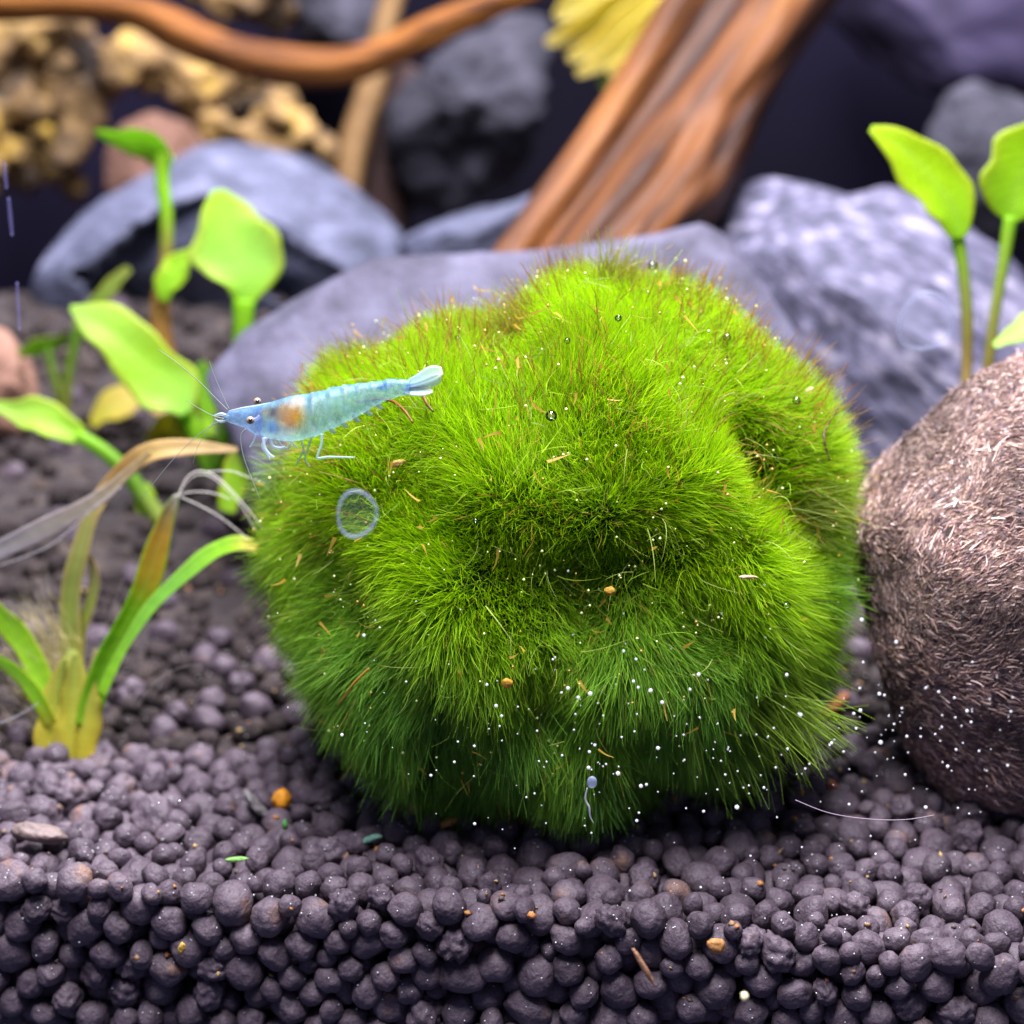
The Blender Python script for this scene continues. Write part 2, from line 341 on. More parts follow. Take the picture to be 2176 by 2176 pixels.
# ochre stone: an arch of lumps fused by a voxel remesh
def icos(sub):
    import bmesh
    bm = bmesh.new(); bmesh.ops.create_icosphere(bm, subdivisions=sub, radius=1)
    v = np.array([p.co for p in bm.verts]); f = np.array([[q.index for q in t.verts] for t in bm.faces]); bm.free(); return v, f
I1, I2, I3 = icos(2), icos(3), icos(4)
def lumps(name, label, cat, mat, L, d, seed, voxel=0.09, amp=0.2, grow=1.0):
    r = random.Random(seed); parts = []
    for (x, y, rad, *dz) in L:
        c = at_d(x, y, d + (dz[0] if dz else r.uniform(-0.4, 0.4))); s = rad * grow * pxs(d)
        v = I2[0] * s * np.array([r.uniform(0.85, 1.15), r.uniform(0.8, 1.1), r.uniform(0.8, 1.1)]) + c
        v = v + np.array([[noise.noise(Vector(p) * 0.9) * amp for _ in (0,)][0] * unit(p - c) for p in v])
        parts.append((v, [tuple(t) for t in I2[1]]))
    o = mobj(name, join(parts), mat)
    m = o.modifiers.new('fuse', 'REMESH'); m.mode = 'VOXEL'; m.voxel_size = voxel; m.use_smooth_shade = True
    tx = bpy.data.textures.new('stone_pits', 'CLOUDS'); tx.noise_scale = 0.42; tx.noise_depth = 3
    m = o.modifiers.new('rough', 'DISPLACE'); m.texture = tx; m.strength = 0.55; m.mid_level = 0.55
    return tag(o, label, cat)
lumps('arched_stone', 'craggy ochre-yellow stone full of holes, forming an arch under the curved branch', ST, M['ochre'],
      [(40, 80, 62), (110, 60, 40), (30, 170, 50), (60, 230, 55), (160, 85, 45), (200, 105, 38, 0.6), (120, 130, 45, 0.8), (245, 135, 48), (330, 110, 62), (300, 130, 50), (385, 140, 48), (215, 190, 48), (180, 240, 50), (160, 290, 46),
       (150, 340, 42), (140, 385, 36), (90, 290, 46, 0.6), (40, 320, 52), (60, 370, 40), (110, 200, 36, 0.8), (420, 190, 40), (440, 240, 36), (465, 280, 40), (510, 300, 42), (560, 250, 38), (480, 165, 32), (530, 160, 26, 0.4), (600, 240, 44), (640, 270, 42),
       (620, 310, 38), (680, 310, 34), (570, 320, 36), (-40, 120, 70), (-50, 260, 70), (-60, 360, 60), (90, 190, 110, 1.6), (60, 330, 90, 1.6), (560, 250, 90, 1.6), (640, 320, 70, 1.2)], 28, 5, grow=1.12)
lumps('tan_stone', 'pale tan lump of stone just above the curved branch', ST, M['ochre'],
      [(470, -10, 50), (520, 10, 42), (570, 20, 40), (590, 60, 26), (550, -40, 60), (440, -40, 50)], 30, 9)

# ------------------------------------------------------------------ driftwood
def wood_ridge(seed, k=5, a=0.2):
    r = random.Random(seed); ph = [r.uniform(0, 6.3) for _ in range(6)]
    def f(t, ang):
        return 1 + a * math.sin(k * ang + ph[0] + 1.5 * t) + 0.5 * a * math.sin((k + 4) * ang + ph[1] - 2 * t) + 0.25 * a * math.sin(3 * ang + 9 * t + ph[2])
    return f
def px_rad(hw, d): return [h * pxs(d) for h in hw]
o = mobj('driftwood_branch', tube(px_path([(-160, 0), (0, 8), (150, 8), (290, 25), (380, 68), (480, 112), (600, 140), (720, 143), (820, 112), (920, 62), (1040, 12), (1180, -50)], 26), px_rad([33, 35, 31, 32, 39, 35, 40, 37, 31, 33, 28, 27], 26), 90, 20, wood_ridge(2, 4, 0.10)), M['branch'])
tag(o, 'smooth orange branch sagging across the top like a bow', 'driftwood')
o = mobj('twig', tube(px_path([(860, -60), (835, 0), (815, 70), (790, 190), (760, 280), (742, 370), (735, 460)], 28.5), px_rad([24, 24, 26, 30, 30, 30, 30], 28.5), 30, 12, wood_ridge(3, 4, 0.08)), M['twig'])
tag(o, 'straight tan twig passing behind the curved branch', 'driftwood')
o = mobj('root_stump', tube(px_path([(880, 150), (850, 230), (825, 320), (815, 420), (810, 520)], 29.5), px_rad([40, 52, 58, 60, 64], 29.5), 20, 14, wood_ridge(4, 4, 0.12)), M['redwood'])
tag(o, 'dark reddish wood stump in shade beside the tan twig', 'driftwood')
trunk = thing('driftwood_log', 'thick ridged orange-brown driftwood trunk slanting down to the slab', 'driftwood', at_d(1300, 450, 22.5))
tp = [(1780, -160, 26), (1665, 10, 25), (1530, 190, 24.2), (1430, 330, 23.2), (1345, 450, 22.4), (1270, 590, 22)]
def log_mesh():
    r_ = random.Random(19); parts = []
    def edge(t):    # left and right edge of the log in photograph pixels, by height
        y = -160 + 760 * t
        return y, np.interp(y, [-160, 0, 150, 330, 460, 600], [1530, 1425, 1330, 1210, 1120, 1030]), np.interp(y, [-160, 60, 250, 400, 470, 600], [1880, 1735, 1610, 1545, 1470, 1330])
    T = np.linspace(0, 1, 9)
    for (a0, a1, hw, dz) in [(0.09, 0.08, 40, -0.5), (0.16, 0.12, 30, -0.1), (0.40, 0.42, 52, 0.1), (0.52, 0.55, 60, -0.15), (0.66, 0.64, 56, -0.2), (0.80, 0.74, 46, -0.25), (0.92, 0.88, 34, -0.1), (0.60, 0.86, 38, -0.45), (0.86, 0.60, 34, -0.42), (0.46, 0.68, 30, -0.5), (0.62, 0.40, 26, -0.35), (0.5, 0.5, 110, 0.75), (0.72, 0.72, 95, 0.7)]:
        P = []; ph = r_.uniform(0, 6)
        for t in T:
            y, l, rr = edge(t); a = a0 + (a1 - a0) * t + 0.022 * math.sin(6 * t + ph)
            d = 25.9 - 4.9 * t + dz + 0.12 * math.sin(8 * t + 2 * ph); P.append((l + (rr - l) * a, y, d))
        v, f = tube(px_path(P, 24), px_rad([hw * 1.0, hw * r_.uniform(0.8, 1.1), hw * r_.uniform(0.75, 1.15), hw * r_.uniform(0.85, 1.2), hw * 0.9], 23.5), 60, 20, wood_ridge(r_.randint(0, 99), 4, 0.1)); parts.append((v, f))
    return join(parts)
o = mobj('log_body', log_mesh(), M['wood'], trunk)
m = o.modifiers.new('fuse', 'REMESH'); m.mode = 'VOXEL'; m.voxel_size = 0.055; m.use_smooth_shade = True
m = o.modifiers.new('soften', 'SMOOTH'); m.factor = 0.5; m.iterations = 3
mobj('spur', tube(px_path([(1470, 420, 22.4), (1455, 480, 22), (1440, 540, 21.8)], 22), px_rad([26, 18, 14], 22), 12, 8), M['wood'], trunk)

# ------------------------------------------------------------------ soil pellets: settled one by one against the glass
BALLC = at_d(1195, 1140, 16.05)
pel = []; cell = {}
CS = 0.5
def near(x, y):
    i, j = int(math.floor(x / CS)), int(math.floor(y / CS))
    for a in (-1, 0, 1):
        for b in (-1, 0, 1):
            yield from cell.get((i + a, j + b), ())
def drop_z(x, y, r, base):
    z = base + r * 0.6
    for (px, py, pz, pr) in near(x, y):
        d2 = (px - x) ** 2 + (py - y) ** 2; s = (r + pr) * 0.93
        if d2 < s * s: z = max(z, pz + math.sqrt(s * s - d2))
    return z
def settle(n, x0, x1, yfun, r_mu, basef, topf, quota=None):
    cnt = 0
    for _ in range(n):
        r = min(0.2, max(0.07, random.gauss(r_mu, 0.019)))
        if random.random() < 0.06: r *= 1.3
        x = random.uniform(x0, x1); lo, hi = yfun(x); y = random.uniform(lo + r, hi)
        z = drop_z(x, y, r, basef(x, y)); st = 0.55 * r
        for it in range(7):
            best = None
            a0 = random.random() * 6.28
            for k in range(5):
                a = a0 + k * 1.2566; xx = x + st * math.cos(a); yy = max(y + st * math.sin(a), glass_y(x) + r + 0.005)
                if not (x0 - 0.3 < xx < x1 + 0.3 and yy < hi + 0.3): continue
                zz = drop_z(xx, yy, r, basef(xx, yy))
                if best is None or zz < best[2]: best = (xx, yy, zz)
            if best and best[2] < z - 0.002: x, y, z = best
            else: st *= 0.5
        if z + 0.35 * r > topf(x, y): continue
        if (x - BALLC[0]) ** 2 + (y - BALLC[1]) ** 2 + (z - BALLC[2]) ** 2 < 1.9 ** 2: continue
        pel.append((x, y, z, r)); cell.setdefault((int(math.floor(x / CS)), int(math.floor(y / CS))), []).append((x, y, z, r)); cnt += 1
    return cnt
settle(3000, -4.6, 4.6, lambda x: (glass_y(x), glass_y(x) + 0.6), 0.12, lambda x, y: G(x, y) - 1.5, lambda x, y: G(x, y))
settle(4300, -5.0, 5.0, lambda x: (glass_y(x) + 0.4, 3.0), 0.122, lambda x, y: G(x, y) - 0.36, lambda x, y: G(x, y) + 0.04)
settle(2600, -8.0, 8.0, lambda x: (2.6, 9.5), 0.13, lambda x, y: G(x, y) - 0.25, lambda x, y: G(x, y) + 0.06)
pel = np.array(pel)
# which pellets show largest from where one stands: discs painted far to near
rel = pel[:, :3] - CAM; dep = rel @ Fv; us = (rel @ Rv) / dep / TH; vs = -(rel @ Uv) / dep / TH; rs = pel[:, 3] / dep / TH
RES = 700; buf = np.full((RES, RES), -1, np.int32)
br = BALLC - CAM
order = np.argsort(-dep); ball_done = False
yy, xx = np.mgrid[0:RES, 0:RES]
bu, bv, bd = (br @ Rv) / (br @ Fv) / TH, -(br @ Uv) / (br @ Fv) / TH, br @ Fv
ballmask = ((xx + .5) / RES * 2 - 1 - bu) ** 2 + ((yy + .5) / RES * 2 - 1 - bv) ** 2 < (2.35 / bd / TH) ** 2
for k in order:
    if not ball_done and dep[k] < bd - 1.2: buf[ballmask] = -2; ball_done = True
    cx, cy, r = (us[k] + 1) / 2 * RES, (vs[k] + 1) / 2 * RES, rs[k] / 2 * RES
    x0, x1, y0, y1 = max(0, int(cx - r)), min(RES, int(cx + r) + 1), max(0, int(cy - r)), min(RES, int(cy + r) + 1)
    if x0 >= x1 or y0 >= y1: continue
    sub = (xx[y0:y1, x0:x1] + .5 - cx) ** 2 + (yy[y0:y1, x0:x1] + .5 - cy) ** 2 < r * r
    buf[y0:y1, x0:x1][sub] = k
vis = np.bincount(buf[buf >= 0], minlength=len(pel))
top = set(np.argsort(-vis)[:300].tolist())
# pellet shapes: lumpy, some long, some two grown together
def pellet_shape(base, seed):
    r = random.Random(seed); v, f = base; v = v.copy(); off = Vector((r.uniform(-30, 30),) * 3)
    st = np.array([r.uniform(0.92, 1.25), r.uniform(0.88, 1.08), r.uniform(0.84, 1.0)])
    twin = r.random() < 0.2
    for i in range(len(v)):
        q = Vector(v[i]); k = 1 + 0.16 * noise.noise(q * 1.1 + off) + 0.06 * noise.noise(q * 3.1 + off) + 0.03 * noise.noise(q * 7 + off)
        v[i] = v[i] * k
    if twin: v[:, 0] *= 1.35; v[:, 1:] *= (1 - 0.22 * np.exp(-(v[:, :1] / 0.3) ** 2))
    for _ in range(3):
        n = unit([r.gauss(0, 1), r.gauss(0, 1), r.gauss(0, 1)]); h = v @ n; v -= np.maximum(h - r.uniform(0.8, 0.95), 0)[:, None] * n * 0.8
    if seed % 6 == 0 or seed >= 900:
        for i in range(len(v)): v[i] = v[i] * (1 + 0.22 * noise.noise(Vector(v[i]) * 2.2 + off) + 0.12 * noise.noise(Vector(v[i]) * 5 - off))
    return v * st, f
NV = 12
hi_shapes = [pellet_shape(I3, 100 + i) for i in range(NV)]; mid_shapes = [pellet_shape(I2, 100 + i) for i in range(NV)]; lo_shapes = [pellet_shape(I1, 100 + i) for i in range(NV)]
hi_mesh = []
for i in range(NV):
    me = new_mesh('soil_pellet', *hi_shapes[i]); me.materials.append(M['pellet']); hi_mesh.append(me)
def rand_rot():
    q = rng.normal(size=4); q /= np.linalg.norm(q); a, b, c, d = q
    return np.array([[1 - 2 * (c * c + d * d), 2 * (b * c - a * d), 2 * (b * d + a * c)], [2 * (b * c + a * d), 1 - 2 * (b * b + d * d), 2 * (c * d - a * b)], [2 * (b * d - a * c), 2 * (c * d + a * b), 1 - 2 * (b * b + c * c)]])
def zone_label(x, y, z, u, v):
    if y < glass_y(x) + 0.3 and z < G(x, y) - 0.22:
        if u < 0: return 'dark soil pellet pressed to the front glass below the surface, left half of the bed', 'pellets pressed to the glass, left half'
        return 'dark soil pellet pressed to the front glass below the surface, right half of the bed', 'pellets pressed to the glass, right half'
    if v < 0.6 and u < 0: return 'dark soil pellet on the surface between the grass-like plant and the moss ball', 'surface pellets by the grass-like plant'
    if u < -0.45: return 'dark soil pellet on the surface in front of the grass-like plant', 'surface pellets in front of the grass-like plant'
    if u < 0.05: return 'dark soil pellet on the surface around the bright orange grain', 'surface pellets around the orange grain'
    if u < 0.5: return 'dark soil pellet on the surface just below the moss ball', 'surface pellets in front of the moss ball'
    return 'dark soil pellet on the surface in front of the fibrous husk', 'surface pellets in front of the husk'
SV = []; SF = []; k0 = 0; FV = []; FFc = []; k1 = 0
for k, (x, y, z, r) in enumerate(pel):
    R_ = rand_rot()
    if k in top:
        o = bpy.data.objects.new('soil_pellet', hi_mesh[k % NV]); COL.objects.link(o)
        m4 = Matrix.Identity(4)
        for a in range(3):
            for b in range(3): m4[a][b] = R_[a, b] * r
            m4[a][3] = (x, y, z)[a]
        o.matrix_world = m4
        lab = zone_label(x, y, z, us[k], vs[k]); tag(o, lab[0], 'soil pellet', lab[1])
    else:
        s = mid_shapes if y < 1.8 else lo_shapes
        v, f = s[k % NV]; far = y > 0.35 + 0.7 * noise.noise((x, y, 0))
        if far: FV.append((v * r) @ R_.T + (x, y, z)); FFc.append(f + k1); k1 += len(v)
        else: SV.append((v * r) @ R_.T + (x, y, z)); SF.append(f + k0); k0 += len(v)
OCT = np.array([[1, 0, 0], [-1, 0, 0], [0, 1, 0], [0, -1, 0], [0, 0, 1], [0, 0, -1]], float)
OCTF = np.array([[0, 2, 4], [2, 1, 4], [1, 3, 4], [3, 0, 4], [2, 0, 5], [1, 2, 5], [3, 1, 5], [0, 3, 5]])
def scatter(name, label, cat, n, r0, r1, mat, cols, ymax, jag=0.0):
    ids = [k for k in np.argsort(-vis)[:1500] if pel[k][1] < ymax]; V = []; C = []
    for _ in range(n):
        x, y, z, r = pel[random.choice(ids)]
        d = unit(unit(CAM - np.array([x, y, z])) * 0.75 + np.array([0, 0, 0.55]) + rng.normal(size=3) * 0.55)
        R_ = rand_rot(); sc_ = np.array([1, random.uniform(1 - jag, 1), random.uniform(1 - jag, 1 + jag)]) * random.uniform(r0, r1)
        V.append((OCT * sc_) @ R_.T + np.array([x, y, z]) + d * r * 1.02); C.append(np.tile([random.choice(cols)], (6, 1)))
    F = (np.arange(n)[:, None, None] * 6 + OCTF[None]).reshape(-1, 3)
    tag(mobj(name, (np.concatenate(V), F), mat, colors=np.concatenate(C), origin=(0, 0, 0)), label, cat, kind='stuff')
scatter('micro_bubbles', 'pinprick white bubbles sprinkled over the dark soil pellets', 'bubbles', 1400, 0.005, 0.0105, M['bubble'], [(0.9, 0.9, 0.9)], 2.0)
scatter('soil_crumbs', 'scattered tan and rusty crumbs between the soil pellets', 'crumbs', 260, 0.012, 0.035, M['bit'], [(0.3, 0.18, 0.08), (0.36, 0.16, 0.05), (0.2, 0.13, 0.09), (0.42, 0.3, 0.12), (0.12, 0.09, 0.08)], 4.0, 0.6)
o = mobj('soil_pellets', (np.concatenate(SV), np.concatenate(SF)), M['pellet'], origin=(0, 0, 0))
tag(o, 'bed of small dark brown soil pellets filling the tank floor', 'soil', kind='stuff')
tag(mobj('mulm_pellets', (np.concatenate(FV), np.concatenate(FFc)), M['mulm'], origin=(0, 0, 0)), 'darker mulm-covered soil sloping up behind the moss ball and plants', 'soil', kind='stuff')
print('pellets', len(pel))

# ------------------------------------------------------------------ moss ball
SIL = [(1284, 548), (1374, 566), (1498, 618), (1576, 690), (1650, 770), (1735, 860), (1785, 940), (1805, 1020), (1800, 1150), (1795, 1270), (1745, 1400), (1680, 1530), (1555, 1605), (1440, 1660), (1295, 1700), (1126, 1712), (945, 1690), (770, 1620),
       (665, 1480), (600, 1330), (575, 1200), (572, 1060), (610, 940), (650, 840), (690, 770), (777, 728), (870, 708), (968, 684), (1090, 640), (1182, 596)]
bA = unit(CAM - BALLC); bR = unit(Rv - bA * np.dot(Rv, bA)); bU = np.cross(bA, bR)
PB = pxs(16.05)
sp = np.array([((x - 1195) * PB, -(y - 1140) * PB) for x, y in SIL]); sth = np.arctan2(sp[:, 1], sp[:, 0]); srr = np.hypot(sp[:, 0], sp[:, 1]) * 0.99
so = np.argsort(sth); sth, srr = sth[so], srr[so]
def bdir(px, py):
    q = np.array([(px - 1195) * PB, -(py - 1140) * PB]); q2 = min(q @ q, 5.3)
    return unit(bR * q[0] + bU * q[1] + bA * math.sqrt(5.6 - q2))
FEAT = [  # pixel, angular radius, depth (+ out, - in)
    (1190, 1225, 0.17, -0.32), (1340, 1215, 0.15, -0.24), (1090, 1180, 0.12, -0.16), (1265, 1320, 0.13, -0.40), (1600, 1000, 0.13, -0.62), (1470, 995, 0.13, 0.18), (1290, 1060, 0.15, 0.10), (1120, 1040, 0.16, 0.10), (1000, 900, 0.25, 0.06),
    (1330, 800, 0.3, 0.08), (1690, 880, 0.16, 0.14), (1130, 1475, 0.12, -0.22), (1000, 1470, 0.12, -0.12), (1380, 1490, 0.12, -0.25), (900, 1420, 0.22, 0.10), (1280, 1430, 0.14, 0.09), (1300, 1580, 0.2, 0.10), (760, 1190, 0.17, -0.18), (700, 1010, 0.2, 0.06), (1560, 1430, 0.2, 0.16),
    (1000, 1250, 0.22, 0.14), (1680, 1140, 0.13, -0.32), (1600, 1270, 0.18, 0.08), (860, 1320, 0.10, -0.2), (700, 1360, 0.14, -0.16), (1480, 1330, 0.12, -0.16)]
FD = [(bdir(a, b), s, h) for a, b, s, h in FEAT]
FUR = 0.25
def ball_r(D):
    a = D @ bA; th = np.arctan2(D @ bU, D @ bR); s2 = np.clip(1 - a * a, 0, 1)
    rs_ = np.interp(th, np.concatenate([[sth[-1] - 2 * math.pi], sth, [sth[0] + 2 * math.pi]]), np.concatenate([[srr[-1]], srr, [srr[0]]]))
    r = rs_ * s2 + 2.38 * (1 - s2)
    for f, s, h in FD:
        c = np.clip(D @ f, -1, 1); r = r + h * np.exp(-(2 - 2 * c) / (s * s))
    x, y, z = D.T
    lo = np.clip(0.6 - z, 0, 1.2)
    r = r + (0.035 + 0.03 * lo) * np.sin(7 * x + 3 * y + 1) * np.sin(6 * z - 4 * y) + (0.025 + 0.03 * lo) * np.sin(15 * x - 8 * z) * np.sin(13 * y + 9 * z + 5 * x)
    return r - FUR
moss = thing('moss_ball', 'large shaggy bright green ball of algae threads resting on the dark soil', 'moss ball', BALLC - np.array([0, 0, 2.25]))
nu, nv = 150, 90
D = np.array([[math.cos(2 * math.pi * i / nu) * math.sin(math.pi * j / nv), math.sin(2 * math.pi * i / nu) * math.sin(math.pi * j / nv), math.cos(math.pi * j / nv)] for j in range(1, nv) for i in range(nu)] + [[0, 0, 1], [0, 0, -1]])
Vc = BALLC + D * ball_r(D)[:, None]
Fq = [(j * nu + i, (j + 1) * nu + i, (j + 1) * nu + (i + 1) % nu, j * nu + (i + 1) % nu) for j in range(nv - 2) for i in range(nu)]
tn = (nv - 1) * nu
Fq += [(tn, i, (i + 1) % nu) for i in range(nu)] + [(tn + 1, (nv - 2) * nu + (i + 1) % nu, (nv - 2) * nu + i) for i in range(nu)]
mobj('core', (Vc, Fq), M['core'], moss)

def frames(D):
    e = 0.012
    t1 = np.cross(D, np.array([0.13, 0.37, 0.92])); t1 /= np.linalg.norm(t1, axis=1)[:, None]; t2 = np.cross(D, t1)
    def P(Q): Q = Q / np.linalg.norm(Q, axis=1)[:, None]; return Q * ball_r(Q)[:, None]
    p = P(D); n = np.cross(P(D + e * t1) - p, P(D + e * t2) - p); n /= np.linalg.norm(n, axis=1)[:, None]
    n *= np.sign((n * D).sum(1))[:, None]
    return p, n
def wob(P, f, s):
    x, y, z = P.T
    return np.stack([np.sin(f * x + 1.7 * s) * np.cos(f * 0.8 * y + s) + np.sin(f * 1.9 * z + 2 * s) * 0.6, np.sin(f * y + 2.3 * s) * np.cos(f * 0.9 * z - s) + np.sin(f * 1.7 * x - s) * 0.6, np.sin(f * z + 0.7 * s) * np.cos(f * 1.1 * x + 2 * s) + np.sin(f * 1.8 * y + s) * 0.6], -1)
def ribbons(P0, dirs, curl, L, W, c0, c1, sag, nseg=3):
    """thin tapering ribbons. P0 roots, dirs start directions, curl sideways bend, sag bend downwards"""
    n = len(P0); side = np.cross(dirs, rng.normal(size=(n, 3))); side /= np.linalg.norm(side, axis=1)[:, None] + 1e-9
    rows = []; cols = []
    p = P0.copy(); d = dirs.copy()
    for s in range(nseg + 1):
        t = s / nseg; wd = (W * (1 - 0.82 * t))[:, None]
        rows += [p - side * wd * 0.5, p + side * wd * 0.5]
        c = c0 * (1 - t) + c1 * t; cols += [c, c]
        d = d + curl / nseg + np.array([0, 0, -1.0]) * (sag / nseg)[:, None]; d /= np.linalg.norm(d, axis=1)[:, None]
        p = p + d * (L / nseg)[:, None]
    V = np.stack(rows, 1).reshape(-1, 3); C = np.stack(cols, 1).reshape(-1, 3); k = 2 * (nseg + 1)
    base = (np.arange(n) * k)[:, None, None]
    q = np.array([[2 * s, 2 * s + 1, 2 * s + 3, 2 * s + 2] for s in range(nseg)])[None]
    return V, (base + q).reshape(-1, 4), C
def sample_dirs(n):
    D = rng.normal(size=(int(n * 1.5), 3)); D /= np.linalg.norm(D, axis=1)[:, None]
    keep = rng.random(len(D)) < np.clip(1.1 * (D @ bA) + 0.65, 0.12, 1)
    return D[keep][:n]
def strands(n, L0, L1, wdt, brown, clump=0.6, seed=1.0):
    D = sample_dirs(n); n = len(D); p, nn = frames(D)
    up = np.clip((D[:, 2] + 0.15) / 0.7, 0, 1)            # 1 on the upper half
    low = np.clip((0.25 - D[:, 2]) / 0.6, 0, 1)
    pit = bdir(1265, 1285); away = D - pit * (D @ pit)[:, None]; away /= np.linalg.norm(away, axis=1)[:, None] + 1e-6
    pw = np.exp(-(2 - 2 * (D @ pit)) / 0.35)
    d = nn * 0.8 + wob(p, 2.3, seed) * 0.22 + wob(p, 6.5, seed + 1) * 0.14 + np.array([0.05, -0.05, 0.32]) * up[:, None] + np.array([0, 0, -0.55]) * low[:, None] + away * (pw * 0.5)[:, None] + rng.normal(size=(n, 3)) * (0.22 + 0.14 * low[:, None])
    # clumps: strands lean to the tip of their nearest clump
    nc = 1500; cD = sample_dirs(nc); cp, cn = frames(cD); ctip = cp + (cn + np.array([0, 0, -0.4]) * np.clip((0.25 - cD[:, 2]) / 0.6, 0, 1)[:, None]) * 0.55
    kd = kdtree.KDTree(len(cp))
    for i, c in enumerate(cp): kd.insert(c, i)
    kd.balance()
    idx = np.array([kd.find(q)[1] for q in p])
    cl = clump * (0.2 + 0.95 * low); to = ctip[idx] - p; to /= np.linalg.norm(to, axis=1)[:, None] + 1e-6
    d = d / np.linalg.norm(d, axis=1)[:, None]; d = d * (1 - cl[:, None]) + to * cl[:, None]; d /= np.linalg.norm(d, axis=1)[:, None]
    L = rng.uniform(L0, L1, n) * (1 + 0.25 * np.sin(p[:, 0] * 5 + p[:, 2] * 4)) * (1 + 0.65 * low); W = np.full(n, wdt) * rng.uniform(0.7, 1.3, n)
    hol = np.clip(np.exp(-(2 - 2 * (D @ bdir(1235, 1210))) / 0.05) + np.exp(-(2 - 2 * (D @ pit)) / 0.02), 0, 1); L = L * (1 - 0.5 * hol)
    curl = (0.3 + hol[:, None]) * rng.normal(size=(n, 3)) * 0.3 + wob(p, 4.0, seed + 3) * 0.35 + rng.normal(size=(n, 3)) * 0.22
    sag = 0.1 + 0.75 * low * rng.uniform(0.4, 1.3, n)
    u = rng.random((n, 1))
    if brown:
        c0 = np.array([0.10, 0.13, 0.012]) * (0.7 + 0.6 * u); c1 = np.where(u < 0.5, np.array([[0.28, 0.11, 0.018]]), np.array([[0.34, 0.2, 0.03]]))
    else:
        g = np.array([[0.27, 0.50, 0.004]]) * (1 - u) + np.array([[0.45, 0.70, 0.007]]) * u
        deep = np.array([[0.17, 0.40, 0.045]]) * (0.75 + 0.5 * u)  # lower strands: a bluer hue plus some underside shade put into the colour
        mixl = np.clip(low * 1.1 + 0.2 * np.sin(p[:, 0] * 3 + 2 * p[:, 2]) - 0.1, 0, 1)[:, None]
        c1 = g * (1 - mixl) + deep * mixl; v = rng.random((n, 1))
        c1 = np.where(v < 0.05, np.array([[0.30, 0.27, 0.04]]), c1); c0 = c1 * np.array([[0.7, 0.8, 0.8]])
    return ribbons(BALLC + p, d, curl, L, W, c0, c1, sag)
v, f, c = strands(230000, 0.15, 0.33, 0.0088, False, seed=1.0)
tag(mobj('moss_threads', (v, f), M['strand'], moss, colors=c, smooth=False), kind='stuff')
# loose and brown-tipped threads
D0 = sample_dirs(26000)
_sd = sample_dirs
def top_dirs(n):
    D = _sd(n * 4); k = np.clip((D[:, 2] - 0.05) * 1.6, 0, 1) * (0.25 + 0.75 * np.clip(1 - np.abs(D @ bA), 0, 1)) ; k = k * (0.5 + 0.5 * (np.sin(D[:, 0] * 5 + 1) * np.sin(D[:, 1] * 6) > -0.2))
    return D[rng.random(len(D)) < k][:n]
sample_dirs = top_dirs
v, f, c = strands(4300, 0.30, 0.50, 0.0150, True, clump=0.1, seed=2.0)
tag(mobj('brown_threads', (v, f), M['strand'], moss, colors=c, smooth=False), kind='stuff')
sample_dirs = _sd
def tuft(px, py, dx, dy, n, L, spread, col, toward=0.15):
    dirn = bdir(px, py); D = unit(dirn) + rng.normal(size=(n, 3)) * 0.05; D /= np.linalg.norm(D, axis=1)[:, None]
    p, nn = frames(D); tgt = unit(bR * dx - bU * dy + bA * toward)
    d = tgt + rng.normal(size=(n, 3)) * spread; d /= np.linalg.norm(d, axis=1)[:, None]
    u = rng.random((n, 1)); c1 = np.array([col]) * (0.7 + 0.6 * u)
    return ribbons(BALLC + p, d, rng.normal(size=(n, 3)) * 0.3, rng.uniform(0.6, 1.0, n) * L, np.full(n, 0.013), c1 * 0.7, c1, np.full(n, 0.25), 4)
def loose(n, L0, L1, wdt, cols):
    D = sample_dirs(n); n = len(D); p, nn = frames(D); d = nn * 0.75 + rng.normal(size=(n, 3)) * 0.6; d /= np.linalg.norm(d, axis=1)[:, None]
    c = np.array(cols)[rng.integers(0, len(cols), n)] * rng.uniform(0.7, 1.2, (n, 1))
    return ribbons(BALLC + p + nn * rng.uniform(0, 0.25, (n, 1)), d, rng.normal(size=(n, 3)) * 0.9, rng.uniform(L0, L1, n), np.full(n, wdt), c * 0.8, c, rng.uniform(0, 0.6, n), 5)
v, f, c = loose(2400, 0.16, 0.42, 0.0085, [(0.42, 0.6, 0.04), (0.5, 0.62, 0.12), (0.3, 0.52, 0.03), (0.36, 0.45, 0.12)])
tag(mobj('loose_threads', (v, f), M['strand'], moss, colors=c, smooth=False), kind='stuff')
D = sample_dirs(260); p, nn = frames(D); n_ = len(D)
v, f, c = ribbons(BALLC + p + nn * rng.uniform(0.25, 0.42, (n_, 1)), unit(np.array([0.3, 0, -0.6])) + rng.normal(size=(n_, 3)) * 0.8, rng.normal(size=(n_, 3)) * 0.8, rng.uniform(0.07, 0.2, n_), rng.uniform(0.018, 0.034, n_), np.tile([[0.45, 0.27, 0.04]], (n_, 1)), np.tile([[0.5, 0.36, 0.06]], (n_, 1)), np.zeros(n_))
tag(mobj('brown_scraps', (v, f), M['strand'], moss, colors=c, smooth=False), kind='stuff')
